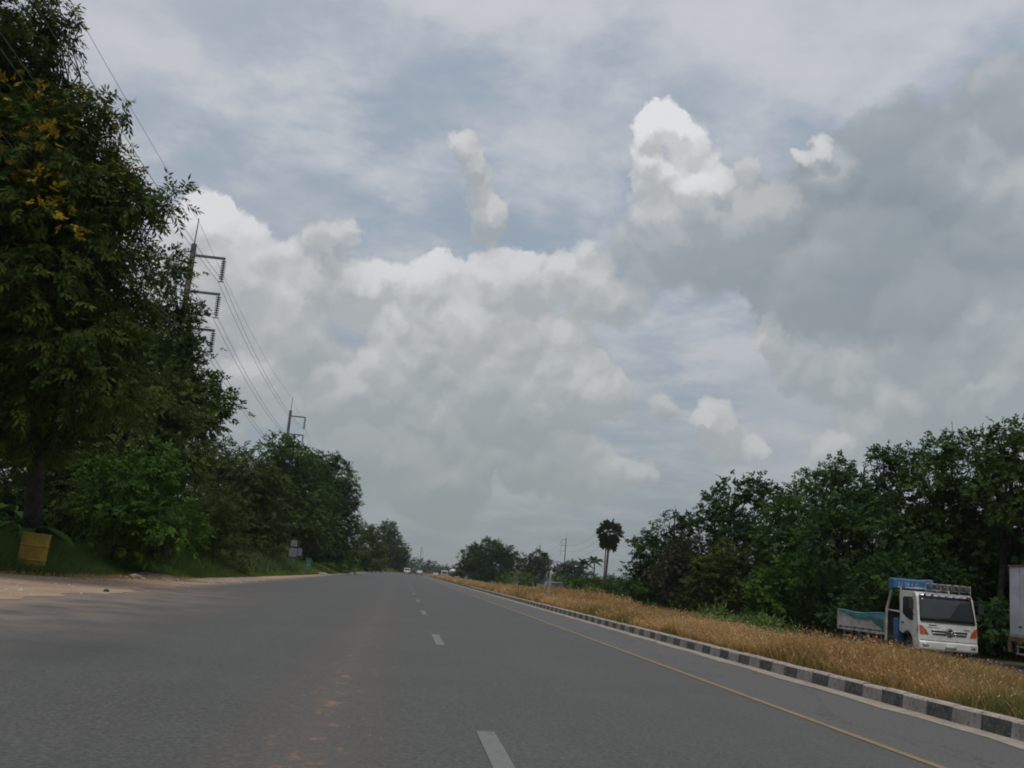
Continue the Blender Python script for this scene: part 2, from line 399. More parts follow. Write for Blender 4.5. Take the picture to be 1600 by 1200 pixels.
def asphalt():
    m, g, b = new_mat('asphalt')
    p = g.n('ShaderNodeNewGeometry').outputs['Position']
    sp = g.n('ShaderNodeSeparateXYZ'); g.put(sp.inputs[0], p)
    x, y = sp.outputs[0], sp.outputs[1]
    base = g.mix(g.step(g.noise(p, .35, 5, .6), .35, .68), (.060, .060, .0585), (.072, .0715, .069))
    # stretched wear along the lane: traffic polishes the wheel tracks
    st = g.v('MULTIPLY', p, (1.1, .05, 1.0))
    wear = g.noise(st, 1.6, 5, .6)
    base = g.mix(g.m('MULTIPLY', g.step(wear, .42, .66), .4), base, (.060, .0595, .057))
    track = g.m('PINGPONG', g.m('ADD', x, 2.75), 0.9)
    base = g.mix(g.m('MULTIPLY', g.step(track, .55, .9), .20), base, (.050, .0495, .048))
    # paler shoulder beyond the yellow line
    sh = g.step(x, 4.85, 5.0)
    base = g.mix(g.m('MULTIPLY', sh, .6), base, (.098, .096, .090))
    # aggregate
    agg = g.noise(p, 70, 3, .7); agg2 = g.noise(p, 190, 2, .6)
    base = g.mix(g.m('MULTIPLY', g.step(agg2, .54, .68), .75), base, (.17, .165, .155))
    base = g.mix(g.m('MULTIPLY', g.step(agg, .40, .30), .6), base, (.045, .045, .046))
    mg = g.noise(p, 24, 5, .75)
    base = g.mix(g.m('MULTIPLY', g.step(mg, .50, .60), .50), base, (.125, .121, .114))
    base = g.mix(g.m('MULTIPLY', g.step(mg, .48, .38), .55), base, (.036, .036, .036))
    # fine cracks in the shoulder
    vo = g.n('ShaderNodeTexVoronoi', feature='DISTANCE_TO_EDGE'); vo.inputs['Scale'].default_value = .55
    wq = g.v('ADD', g.v('MULTIPLY', p, (1.0, .35, 1.0)), g.v('SCALE', g.noise(p, 1.6, 5, .6, True), scale=.9)); g.put(vo.inputs['Vector'], wq)
    crack = g.m('MULTIPLY', g.step(vo.outputs['Distance'], .012, .003), g.m('MULTIPLY_ADD', sh, .5, .10))
    base = g.mix(crack, base, (.035, .034, .034))
    # red soil: trail fallen off lorries, dust carried from the lay-by
    tr = g.m('SUBTRACT', 1.0, g.m('ABSOLUTE', g.m('DIVIDE', g.m('ADD', x, .55), .8)), clamp=True)
    tr = g.m('MULTIPLY', tr, g.m('MULTIPLY_ADD', y, -.012, 1.0, clamp=True))
    spots = g.step(g.m('ADD', g.noise(g.v('MULTIPLY', p, (1.0, .55, 1.0)), 4.5, 6, .72), g.m('MULTIPLY', tr, .17)), .68, .80)
    base = g.mix(g.m('MULTIPLY', g.m('MULTIPLY', spots, tr), .85), base, (.27, .155, .085))
    base = g.mix(g.m('MULTIPLY', tr, .30), base, (.16, .118, .09))
    lay = g.m('MULTIPLY', g.step(x, -3.0, -8.0), g.m('MULTIPLY', g.step(y, 9, 16), g.step(y, 46, 28)))
    lay = g.m('MULTIPLY', lay, g.step(g.noise(p, .7, 6, .65), .28, .68))
    base = g.mix(g.m('MULTIPLY', lay, .85), base, (.25, .19, .15))
    edge = g.step(g.m('ADD', x, g.m('MULTIPLY', g.noise(p, .8, 4, .6), 1.2)), -6.2, -7.6)
    base = g.mix(g.m('MULTIPLY', edge, .8), base, (.24, .185, .145))
    # a soft dark oval blotch with a ragged outline
    dx = g.m('DIVIDE', g.m('ADD', x, 3.8), .8); dy = g.m('DIVIDE', g.m('SUBTRACT', y, 13.1), 1.9)
    st2 = g.step(g.m('ADD', g.m('ADD', g.m('MULTIPLY', dx, dx), g.m('MULTIPLY', dy, dy)), g.noise(p, 1.2, 4, .6)), 1.5, .35)
    base = g.mix(g.m('MULTIPLY', st2, .45), base, (.045, .045, .047))
    g.put(b.inputs['Base Color'], base); b.inputs['Roughness'].default_value = .78; b.inputs['Specular IOR Level'].default_value = .35
    bp = g.n('ShaderNodeBump'); bp.inputs['Strength'].default_value = .6; bp.inputs['Distance'].default_value = .012
    g.put(bp.inputs['Height'], agg); g.put(b.inputs['Normal'], bp.outputs[0])
    return m
M['asphalt'] = asphalt()

def worn_paint(name, c):
    m, g, b = new_mat(name)
    p = g.n('ShaderNodeNewGeometry').outputs['Position']
    n = g.noise(p, 14, 6, .75); n2 = g.noise(p, 2.2, 3, .6)
    w = g.step(g.m('ADD', n, g.m('MULTIPLY', g.m('SUBTRACT', n2, .5), .6)), .50, .64)
    g.put(b.inputs['Base Color'], g.mix(g.m('MULTIPLY', w, .8), c, (.11, .108, .104))); b.inputs['Roughness'].default_value = .8
    return m
M['line_white'] = worn_paint('line_white', (.150, .150, .144))
M['line_yellow'] = worn_paint('line_yellow', (.215, .15, .07))

def soil(name, c1, c2, c3, scale=.5):
    m, g, b = new_mat(name)
    p = g.n('ShaderNodeNewGeometry').outputs['Position']
    c = g.mix(g.step(g.noise(p, scale, 6, .62), .35, .65), c1, c2)
    c = g.mix(g.m('MULTIPLY', g.step(g.noise(p, scale * 14, 5, .7), .52, .7), .6), c, c3)
    g.put(b.inputs['Base Color'], c); b.inputs['Roughness'].default_value = .95; b.inputs['Specular IOR Level'].default_value = .1
    bp = g.n('ShaderNodeBump'); bp.inputs['Strength'].default_value = .6; bp.inputs['Distance'].default_value = .05
    g.put(bp.inputs['Height'], g.noise(p, scale * 9, 6, .7)); g.put(b.inputs['Normal'], bp.outputs[0])
    return m
M['dirt'] = soil('dirt', (.29, .20, .14), (.35, .265, .195), (.20, .14, .105), .45)
M['soil_grass'] = soil('soil_grass', (.055, .065, .028), (.085, .075, .040), (.12, .09, .05))
M['soil_dry'] = soil('soil_dry', (.16, .105, .05), (.11, .085, .04), (.20, .13, .065))
M['far_ground'] = soil('far_ground', (.05, .065, .028), (.075, .075, .035), (.06, .05, .03), .05)
M['road_far'] = pmat('road_far', (.045, .042, .038), (.060, .053, .045), .6, .95, spec=.08, obj=False)  # shade under and beside the parked trucks is put into this darkened colour

# ------------------------------------------------------------------ the ground and the road
KX, LX, NOSE = 7.1, -8.1, 285.0           # kerb line, left edge of the asphalt, end of the median
OZ = -0.33                                # the other carriageway lies a little lower
def bend(y): return max(0.0, y - 250.0) ** 2 / 3334.0     # the road swings right far ahead

def sheet(name, rows, mat, label=None, kind='structure', parent=None):
    "rows: list of lists of points, each row the same length"
    n = len(rows[0]); mb = MB()
    mb.add([p for r in rows for p in r], [(i*n+k, i*n+k+1, (i+1)*n+k+1, (i+1)*n+k) for i in range(len(rows)-1) for k in range(n-1)])
    o = mb.build(name, mat, parent)
    if kind and parent is None: tag(o, label, None, None, kind)
    return o

sheet('ground', [[(x, y, -0.75) for x in (-3000, -400, -60, 0, 60, 400, 3000)] for y in (-300, -20, 60, 150, 400, 1000, 4500)], M['far_ground'],
      'flat green and brown country reaching to the horizon')
ys = [-12, 0, 10, 20, 40, 70, 110, 160, 210, 250] + list(range(265, 700, 15))
sheet('road', [[(LX - .5 + bend(y), y, 0.0), (0 + bend(y), y, 0.012), (KX - .3 + bend(y) + (8 if y > NOSE + 10 else 0), y, 0.0)] for y in ys], M['asphalt'],
      'grey asphalt carriageway running straight ahead from the camera')
road = bpy.data.objects['road']

def zmed(x):
    "height of the median across its width"
    xs = [KX + .2, KX + .5, 9.5, 12.0, 15.5, 17.0]; zs = [.215, .20, .09, -.12, OZ - .06, OZ - .06]
    return float(np.interp(x, xs, zs))

sheet('median', [[(x + bend(y), y, zmed(x)) for x in (KX + .16, KX + .5, 8.4, 9.5, 11, 12, 13.5, 15.5, 16.2)] for y in [-12, 5] + list(range(15, 290, 15))], M['soil_dry'],
      'dry strip of ground between the two carriageways')
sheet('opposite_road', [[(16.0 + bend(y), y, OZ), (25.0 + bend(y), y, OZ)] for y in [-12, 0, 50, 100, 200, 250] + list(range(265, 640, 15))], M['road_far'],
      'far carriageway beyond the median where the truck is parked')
sheet('field', [[(24.8, y, OZ - .02), (30, y, OZ + .1), (60, y, OZ + .1), (140, y, OZ)] for y in (-12, 40, 100, 200, 330)], M['soil_grass'], 'green ground under the trees beyond the far carriageway')

VE_Y = [-12, 26, 30, 37, 44, 48, 60, 87, 110, 700]; VE_X = [-24, -24, -19, -11.8, -10.8, -9.9, -9.4, -8.95, -8.45, -8.2]
def verge_edge(y): return float(np.interp(y, VE_Y, VE_X)) + bend(y)
def zverge(x, y):
    t = verge_edge(y) - x
    return float(np.interp(t, [0, 1, 4, 12], [.02, .10, .32, .45]))
rows = []
for y in [-12, 10, 20, 24, 26, 28, 30, 33, 36, 38, 40, 42, 44, 46, 48, 52, 56, 60, 70, 80, 90, 100, 110, 140, 180, 220, 260, 320, 380, 440, 520, 620]:
    e = verge_edge(y) + (random.uniform(-.25, .25) if y < 90 else 0)
    rows.append([(e - t, y, .012 if t == 0 else zverge(verge_edge(y) - t, y)) for t in (0, .4, 1, 2.5, 4, 8, 12, 30, 60)])
sheet('verge', rows, M['soil_grass'], 'grassy bank along the left edge of the road')

def edge_noise(y): return .45 * math.sin(y * .9) + .30 * math.sin(y * 2.3 + 1) + .24 * math.sin(y * 5.1) + .18 * math.sin(y * 8.7 + 2)
rows = []
for y in np.concatenate([np.arange(-12, 18, 3.0), np.arange(18, 60, .6), np.arange(60, 130, 5.0)]):
    near = np.interp(y, [-12, 14, 22, 27, 34, 44, 60, 128], [-9.2, -9.4, -8.2, -7.65, -7.8, -8.0, -7.95, -7.9]) + edge_noise(y) * np.interp(y, [50, 70], [.55, .1])
    far = verge_edge(y) - 1.0
    rows.append([(near + (far - near) * t, y, .010 + .012 * min(1, t * 3)) for t in (0, .1, .3, .6, 1)])
sheet('dirt_shoulder', rows, M['dirt'], 'pinkish dirt lay-by along the left edge of the asphalt')

# lines painted on the road, each a thin worn sheet
for y0 in (-4.0, 5.75, 18.7, 31.1, 43.5, 56, 68.5, 81, 93.5, 106, 118.5, 131, 143.5):
    y1 = y0 + 3.1
    o = MB().add([(.77, y0, .0165), (.93, y0, .0165), (.93, y1, .0165), (.77, y1, .0165)], [(0, 1, 2, 3)]).build('lane_dash', M['line_white'], road)
sheet('edge_line', [[(4.81, y, .0095), (4.92, y, .0095)] for y in range(-12, 284, 4)], M['line_yellow'], parent=road)

# kerb of painted blocks, the gutter at its foot
gut = sheet('gutter', [[(KX - .36 + .04 * math.sin(y * 1.7) + .03 * math.sin(y * 4.1), y, .006), (KX - .002, y, .010)] for y in np.arange(-12, 284, .8)], M['gutter'], 'pale strip of concrete at the foot of the kerb')
KH, KW = .215, .16
def kerb_mesh(name, mat, L):
    mb = MB()
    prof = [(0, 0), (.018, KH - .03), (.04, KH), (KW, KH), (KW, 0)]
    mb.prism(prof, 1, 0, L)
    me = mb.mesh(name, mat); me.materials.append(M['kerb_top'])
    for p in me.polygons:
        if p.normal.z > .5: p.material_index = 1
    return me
PER = .632
kw, kb = kerb_mesh('kerb_block', M['kerb_white'], PER - .012), kerb_mesh('kerb_block', M['kerb_black'], PER - .012)
fw, fb = MB(), MB()
far_k = MB()
kerb = empty('kerb', (KX, 0, 0), 'black and white painted concrete kerb along the dry median', kind='structure')
k0 = 14.43 - 2 * PER * 12       # a black block starts at 14.43 - PER
n_parts = 0
i = 0
far_w, far_b = MB(), MB()
while True:
    y = k0 + i * PER
    if y > NOSE: break
    black = i % 2 == 1
    if y < 105 and y > 3:
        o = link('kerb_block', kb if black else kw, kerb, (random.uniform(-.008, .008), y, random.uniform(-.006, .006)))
        o.rotation_euler = (random.uniform(-.006, .006), 0, random.uniform(-.008, .008))
    else:
        (far_b if black else far_w).prism([(0, 0), (.02, KH), (KW, KH), (KW, 0)], 1, y, y + PER - .004)
    i += 1
tag(far_w.build('white_block', M['kerb_white'], kerb), kind='stuff')
tag(far_b.build('black_block', M['kerb_black'], kerb), kind='stuff')
nose = MB(); nose.lathe([(.9, -.02), (.9, .20), (.82, .26)], (KX + .9, NOSE - .4, 0), 2, 20); nose.build('nose', M['kerb_white'], kerb, (-KX, 0, 0))

# concrete crossing over the roadside ditch
dw = MB(); dw.box((-11.2, 113, .08), (6.2, 7.5, .22), rz=.12); tag(dw.build('driveway', M['concrete'], bevel=.03), 'pale concrete driveway slab joining the road by the teal barrel', kind='structure')

# ------------------------------------------------------------------ foliage
def unit(a): return a / np.maximum(np.linalg.norm(a, axis=-1, keepdims=True), 1e-9)

def leaves(name, base, axis, nrm, length, width, tint, mat, fold=.18):
    "one folded lozenge per leaf"
    n = len(base); axis = unit(axis); side = unit(np.cross(axis, nrm)); nn = np.cross(side, axis)
    L = length[:, None]; W = width[:, None] * .5
    v = np.empty((n, 4, 3), np.float32)
    v[:, 0] = base; v[:, 1] = base + axis * L * .45 + side * W - nn * W * fold * 2
    v[:, 2] = base + axis * L - nn * L * .10; v[:, 3] = base + axis * L * .45 - side * W - nn * W * fold * 2
    idx = np.arange(n * 4, dtype=np.int32).reshape(n, 4)
    tris = np.stack([idx[:, [0, 1, 2]], idx[:, [0, 2, 3]]], 1).reshape(-1)
    return np_mesh(name, v.reshape(-1, 3), tris, np.full(n * 2, 3), mat, np.repeat(tint, 2))

def crown_mesh(name, lobes, mat, ll, lw, k=9, spray=.55, droop=.25, lai=3.2, upw=.7, clump_jit=.16, flat=.85, shell=.5, seed=None, fringe=.18, tbias=0.0):
    """sprays of leaves through a set of lobes (x, y, z, r): every spray has a twig axis and k leaflets along it"""
    P, A, N, T = [], [], [], []
    for (x, y, z, r) in lobes:
        nl = lai * 3.14 * r * r / (ll * lw * .5)
        ns = max(6, int(nl / k))
        # clumps first, then sprays round each clump, so that gaps and heaps form
        nc = max(5, int(9 + 5.5 * r * r))
        cd = unit(rng.normal(size=(nc, 3))); cr = (shell + (1.0 - shell) * rng.random(nc) ** .6)
        cr *= np.where(rng.random(nc) < fringe, 1.12, 1.0)
        cc = cd * cr[:, None] * r; cc[:, 2] *= flat
        ct = rng.random(nc)
        which = rng.integers(0, nc, ns)
        cs = r * clump_jit * 1.7 + .22
        off = rng.normal(size=(ns, 3)) * cs * np.array([.62, .62, .42])
        p = cc[which] + off
        out = unit(p + 1e-6)
        ax = unit(out * .75 + off / cs * .35 + rng.normal(size=(ns, 3)) * .38 + np.array([0, 0, -droop]))
        P.append(p + np.array([x, y, z])); A.append(ax)
        N.append(unit(np.array([0, 0, upw]) + out * .4 + rng.normal(size=(ns, 3)) * .35))
        T.append(np.clip(ct[which] * .75 + rng.normal(size=ns) * .12 + tbias, 0, 1))
    P, A, N, T = map(np.concatenate, (P, A, N, T)); ns = len(P)
    S = unit(np.cross(A, N)); N = np.cross(S, A)
    j = np.arange(k); s = np.where(j % 2 == 0, 1.0, -1.0); f = (j + .5) / k
    SL = spray * (.7 + .6 * rng.random(ns))
    base = P[:, None] + A[:, None] * (SL[:, None] * f)[..., None] - np.array([0, 0, 1.0]) * (droop * .35 * SL[:, None] * f ** 2)[..., None]
    last = (j == k - 1)
    side_w = np.where(last, .12, .85)
    ax = A[:, None] * np.where(last, 1.0, .55)[None, :, None] + S[:, None] * (s * side_w)[None, :, None] + rng.normal(size=(ns, k, 3)) * .22 + np.array([0, 0, -droop * .8])
    nr = N[:, None] + rng.normal(size=(ns, k, 3)) * .3
    n = ns * k
    ln = ll * (.7 + .6 * rng.random(n)); wd = lw * (.75 + .5 * rng.random(n))
    tt = np.clip(np.repeat(T, k) + rng.normal(size=n) * .10, 0, 1)
    return leaves(name, base.reshape(-1, 3), ax.reshape(-1, 3), nr.reshape(-1, 3), ln, wd, tt, mat)

def limb(mb, a, b, r0, r1, n=6, wob=.08, seg=5):
    a, b = np.array(a, float), np.array(b, float); L = np.linalg.norm(b - a); pts, rs = [], []
    for i in range(seg + 1):
        t = i / seg
        p = a + (b - a) * t + (rng.normal(size=3) * L * wob * math.sin(math.pi * t) * .6) + np.array([0, 0, .10 * L * math.sin(math.pi * t)])
        pts.append(tuple(p)); rs.append(r0 + (r1 - r0) * t)
    mb.tube(pts, rs, n)

def trunk_mesh(base, lobes, r, split=.35, lean=None):
    "tapered trunk with a limb into every lobe, in metres from the base"
    mb = MB(); c = np.array([np.average([l[i] for l in lobes], weights=[l[3] ** 2 for l in lobes]) for i in range(3)])
    top = np.array([c[0] * .55, c[1] * .55, max(l[2] for l in lobes) * .9])
    pts, rs = [], []
    for i in range(9):
        t = i / 8
        p = top * t; p[0] += math.sin(t * 5 + r * 9) * r * .5 * t; p[1] += math.cos(t * 4) * r * .4 * t
        pts.append(tuple(p)); rs.append(r * (1.25 - .25 * min(1, t * 6)) * (1 - .82 * t) + .015)
    mb.tube(pts, rs, 9)
    for (x, y, z, lr) in lobes:
        h = max(.12, min(.85, split + .4 * (z / max(top[2], .1)) - .25)) * 8
        i = int(h); f = h - i
        q = np.array(pts[i]) * (1 - f) + np.array(pts[min(i + 1, 8)]) * f
        rr = min(rs[i] * .6, .05 + lr * .05)
        limb(mb, q, (x, y, z), rr, rr * .25)
        for _ in range(3):
            d = unit(rng.normal(size=3)) * lr * .75
            m = q + (np.array([x, y, z]) - q) * rng.uniform(.6, .95)
            limb(mb, m, np.array([x, y, z]) + d, rr * .4, rr * .1, 4, seg=3)
    return mb.mesh('trunk', None, True)

def tree(name, label, cat, base, lobes, leaf, bark='bark', r=.22, group=None, trunk=True, extra=None, **kw):
    "base: (x, y, z); lobes in world metres"
    root = empty(name, base, label, cat, group)
    loc = [(l[0] - base[0], l[1] - base[1], l[2] - base[2], l[3]) for l in lobes]
    if trunk:
        me = trunk_mesh(base, loc, r); me.materials.append(M[bark]); link('trunk', me, root)
    link('crown', crown_mesh('crown', loc, M[leaf], **kw), root)
    return root

def LB(lst, Y, dy=.5):
    "lobes from the silhouette seen in the photograph, standing Y metres down the road: (px, py, r px [, depth offset])"
    out = []
    for q in lst:
        yy = Y + (q[3] if len(q) > 3 else rng.uniform(-1, 1) * dy)
        p = at(q[0], q[1], yy); out.append((p[0], p[1], p[2], q[2] * yy / FOCAL))
    return out

# ------------------------------------------------------------------ trees on the left
L1 = LB([(10,20,70),(-70,110,140,1),(25,115,62),(80,175,50),(120,165,28),(160,172,16),(186,169,9),(198,171,5),(70,240,100),(130,245,38),(190,262,14),(212,262,8),(150,310,70),(55,340,120),
         (195,318,40),(236,318,20),(262,304,13),(280,298,8),(270,320,9),(115,430,100),(20,500,130),(150,410,48),(185,380,24),(-90,330,150,1),(-60,560,150,1),(100,570,90),(86,28,20),(102,45,12),(96,68,12),(75,60,20),(160,500,50),(50,640,85),(160,600,60),(20,300,110),(60,420,110),(110,520,60),(30,180,80),(-40,240,120)], 31.5, 1.2)
t1 = tree('tall_tree', 'tallest dark tree with drooping leaves and yellow blossom at upper left', 'tree', (-15.0, 43, .38), L1, 'leaf_tall',
          r=.36, ll=.24, lw=.07, k=11, spray=.52, droop=.42, lai=5.6, upw=.5, shell=.35, fringe=.28)
bl = LB([(40,165,26,-1.5),(75,215,30,-2),(15,210,22,-2),(20,260,30,-2),(60,290,26,-2.4),(65,330,22,-2.6),(95,185,20,-1.2),(110,345,14,-2),(165,185,14,-.4),(150,150,16,-.6),(205,272,10,-.5),(30,120,18,-1.2)], 31, .3)
lb = [(l[0] + 15.0, l[1] - 43, l[2] - .38, l[3]) for l in bl]
link('blossom', crown_mesh('blossom', lb, M['blossom'], ll=.16, lw=.10, k=7, spray=.28, droop=.0, lai=.8, shell=.2), t1)

T = []
def tl(*a, **k): T.append(tree(*a, **k))
tl('broadleaf_tree', 'broad leaved tree standing in front of the nearest power pole', 'tree', (-12.4, 55, .3),
   LB([(250,415,34),(276,420,14),(262,470,30),(300,488,16),(282,540,22),(255,520,50),(270,580,58),(302,600,30),(318,638,40),(332,640,14),(290,650,48),(240,640,60),(230,560,60)], 55, 1.0),
   'leaf_broad', r=.2, ll=.21, lw=.12, k=7, spray=.36, droop=.1, lai=5.0, shell=.4, fringe=.3)
tl('vine_tree', 'dark vine covered tree behind the bright green roadside bush', 'tree', (-14.3, 49, .35),
   LB([(215,680,70),(150,690,75),(90,700,70),(270,700,50),(180,760,80),(120,620,60),(250,620,50)], 49, 1.2), 'leaf_olive', r=.2, ll=.2, lw=.09, k=8, spray=.45, lai=4.2)
tl('round_olive_tree', 'rounded olive green tree left of the leafy tree with a tufted top', 'tree', (-14.6, 86, .4),
   LB([(370,740,46),(335,725,40),(400,745,30),(395,790,45),(415,770,22),(340,790,55),(305,720,36),(360,840,50),(405,830,35)], 86, 1.5), 'leaf_olive', r=.22, ll=.26, lw=.12, k=8, lai=4.6, spray=.45)
tl('tufted_tree', 'dark green tree with a pale leafy tuft on top under the second pole', 'tree', (-14.8, 128, .45),
   LB([(438,735,34),(425,770,45),(460,770,45),(470,730,30),(440,820,52),(480,810,45)], 122, 2) , 'leaf_broad', r=.24, ll=.32, lw=.14, k=8, lai=4.6, spray=.55)
tuft = LB([(440,697,20),(416,700,13),(466,704,15),(440,684,13),(425,690,10),(452,690,10)], 120, .5)
b0 = Vector((-14.8, 128, .45))
_t = link('tuft', crown_mesh('tuft', [(l[0] - b0.x, l[1] - b0.y, l[2] - b0.z, l[3]) for l in tuft], M['leaf_bright'], ll=.75, lw=.24, k=6, spray=.4, droop=.25, lai=3, shell=.3), T[-1])
_t['kind'] = 'stuff'
tl('spreading_tree', 'dense dark tree whose rounded right side stands out against the sky', 'tree', (-14.2, 150, .45),
   LB([(505,728,24),(490,740,30),(525,745,26),(530,775,26),(510,775,36),(540,790,18),(535,820,24),(505,825,40),(545,845,16),(520,855,25),(480,860,30)], 148, 2), 'leaf_deep', r=.26, ll=.34, lw=.16, k=7, lai=5.0, spray=.5)
tl('small_roadside_tree', 'low olive tree between the spreading tree and the farther tall tree', 'tree', (-11.2, 250, .45),
   LB([(570,830,14),(582,838,12),(575,855,18),(560,860,16),(588,862,14),(572,878,14),(590,880,12),(558,880,12)], 245, 2), 'leaf_olive', r=.22, ll=.45, lw=.22, k=6, lai=5, spray=.6)
tl('far_tall_tree', 'farthest tall dark tree on the left where the road bends', 'tree', (-3.0, 425, .45),
   LB([(607,822,10),(601,835,13),(615,840,11),(612,855,16),(626,858,11),(600,862,16),(622,872,14),(630,868,8),(605,880,15),(625,882,10),(592,880,12),(614,884,12)], 420, 3), 'leaf_deep', r=.4, ll=.6, lw=.3, k=6, lai=5.5, spray=.8)
# shrubs along the left verge
tl('bright_bush', 'bright green leafy bush beside the dark trunk on the left verge', 'bush', (-12.3, 44.5, .25),
   LB([(220,760,48),(255,790,40),(190,740,36),(285,820,30),(170,790,40),(225,830,48),(300,840,18),(150,730,24),(250,720,24)], 44, .8), 'leaf_bright', r=.06, ll=.22, lw=.11, k=7, lai=3.2, spray=.45, droop=.15, shell=.35, fringe=.3)
tl('broad_leaf_shrub', 'low shrub with pale round leaves above the rubble heap', 'bush', (-11.1, 45.2, .2),
   LB([(230,872,17),(222,855,12),(240,868,11)], 44.8, .3), 'leaf_broad', r=.03, ll=.2, lw=.14, k=6, lai=2.2, spray=.3, tbias=.35)
tl('feathery_bush', 'feathery grey green bush right of the bright green bush', 'bush', (-12.6, 66, .3),
   LB([(330,790,40),(310,830,34),(360,850,36),(320,870,25),(290,780,30),(350,800,30)], 64, .8), 'leaf_olive', r=.06, ll=.26, lw=.07, k=10, lai=2.8, spray=.6)
tl('ditch_bush', 'small green bush on the verge beyond the concrete driveway', 'bush', (-10.2, 150, .3),
   LB([(545,885,9),(535,884,8),(555,886,7)], 150, .8), 'verge_grass', r=.04, ll=.4, lw=.12, k=6, lai=2.6, spray=.5)

# mass of undergrowth closing the view behind the left row
def mass(name, label, lobes, leaf, **kw):
    o = link(name, crown_mesh(name, lobes, M[leaf], **kw)); tag(o, label, None, None, 'stuff'); return o
lob = []
for y in np.arange(34, 450, 3.2):
    f = 1 + y / 160
    x0 = verge_edge(y) - 5.5 - 1.5 * f
    if y < 47: x0 = min(x0, -15.5 - (47 - y) * .35)
    for _ in range(2):
        lob.append((x0 - rng.uniform(0, 5), y + rng.uniform(-1.5, 1.5), rng.uniform(.5, 2.4), rng.uniform(.9, 1.7) * (1 + y / 400)))
    lob.append((x0 - 6 - rng.uniform(0, 3), y, rng.uniform(2, 5.5), rng.uniform(1.6, 2.4)))
mass('undergrowth', 'dark tangled undergrowth at the foot of the left hand trees', lob, 'leaf_deep', ll=.30, lw=.15, k=6, lai=3.0, spray=.45)
lob = []
for y in np.arange(44, 330, 7):
    x0 = verge_edge(y) - 17 - y * .02
    for _ in range(2): lob.append((x0 - rng.uniform(0, 6), y + rng.uniform(-2, 2), rng.uniform(2, 9), rng.uniform(2.2, 3.6)))
for y in np.arange(36, 60, 5):
    for z in (2, 5, 8, 11): lob.append((-24 - rng.uniform(0, 5), y + 4, z, 3.0))
mass('woodland', 'dark wood filling the gaps behind the left hand row of trees', lob, 'leaf_deep', ll=.8, lw=.36, k=5, lai=2.4, spray=.8)

# banana plants in the shade behind the yellow drum
def banana(x, y, z, h, label):
    root = empty('banana_plant', (x, y, z), label, 'banana plant', 'banana plants behind the drum')
    MB().tube([(0, 0, 0), (.03, 0, h * .5), (0, .05, h)], [.14, .11, .07], 8).build('stem', M['pale_bark'], root, smooth=True)
    for i in range(7):
        a = i * 2.4 + x; n = 9; L = rng.uniform(1.5, 2.2); el = rng.uniform(.5, 1.2)
        v, f = [], []
        for j in range(n + 1):
            t = j / n; rr = L * t * math.cos(el) * (1 + .3 * t); zz = h + L * (math.sin(el) * t - .75 * t * t)
            w = .30 * math.sin(math.pi * min(1, t * .93 + .05)) ** .6 if j < n else .02
            c = np.array([math.cos(a) * rr, math.sin(a) * rr, zz]); s = np.array([-math.sin(a), math.cos(a), 0])
            v += [c + s * w + (0, 0, .10 * w), c, c - s * w + (0, 0, .10 * w)]
        for j in range(n):
            f += [(3*j, 3*j+1, 3*j+4, 3*j+3), (3*j+1, 3*j+2, 3*j+5, 3*j+4)]
        o = MB().add(v, f).build('leaf', M['banana'], root)
        at_ = o.data.attributes.new('tint', 'FLOAT', 'FACE'); at_.data.foreach_set('value', [float(rng.uniform(.2, .9))] * len(o.data.polygons))
banana(*at(52, 800, 42)[:2], .35, 1.1, 'banana plant close behind the yellow drum')
banana(*at(24, 770, 45)[:2], .4, 1.7, 'taller banana plant in the shade farther behind the drum')

# ------------------------------------------------------------------ trees on the right
def tr_(name, label, base, lst, Y, leaf, dy=1.2, r=.18, cat='tree', **kw):
    d = dict(ll=.185, lw=.115, k=7, lai=4.6, spray=.30, clump_jit=.13, droop=.12, fringe=.22); d.update(kw)
    T.append(tree(name, label, cat, base, LB(lst, Y, dy), leaf, r=r, **d)); return T[-1]
tr_('row_end_tree', 'dark tree at the far left end of the right hand row', (24.3, 99, -.2), [(1010,860,24),(1030,838,20),(1000,885,20),(1035,875,34),(1065,835,22),(1050,815,14),(1080,820,16),(1060,880,30),(1005,915,22)], 98, 'leaf_deep', ll=.34, lw=.16)
tr_('grey_leaf_tree', 'greyish brown leaved tree beside the far end of the right hand row', (23.8, 84, -.2), [(1070,870,30),(1085,900,30),(1045,900,28),(1100,860,22),(1110,890,26)], 83, 'leaf_brown', r=.14)
tr_('two_headed_tree', 'tree with a broad flat top left of the dip in the right hand skyline', (25, 81, -.2), [(1125,790,24),(1150,765,22),(1175,765,22),(1108,785,10),(1200,780,24),(1130,820,36),(1180,815,38),(1185,745,6),(1150,850,36),(1220,800,24)], 80, 'leaf_deep', ll=.32, lw=.15)
tr_('olive_shrub_tree', 'paler olive bushy tree low in the middle of the right hand row', (22.9, 68, -.2), [(1130,890,36),(1170,890,34),(1100,920,28),(1150,920,34),(1140,865,22)], 67, 'leaf_olive', r=.12)
tr_('leafy_tree', 'mid green leafy tree rising behind the olive bushy tree', (25.2, 66, -.2), [(1250,775,24),(1280,755,26),(1230,810,36),(1270,810,40),(1220,850,40),(1265,860,40),(1300,800,34),(1310,735,16),(1290,738,12)], 66, 'leaf_bright', tbias=-.2)
tr_('forked_tree', 'tree with a small separate topknot above the crane truck bed', (25.6, 55.5, -.2), [(1315,728,12),(1305,722,9),(1335,760,34),(1375,730,30),(1395,712,18),(1340,810,50),(1390,780,46),(1310,850,46),(1370,850,50),(1428,705,12),(1440,715,12),(1420,735,22)], 55, 'leaf_deep')
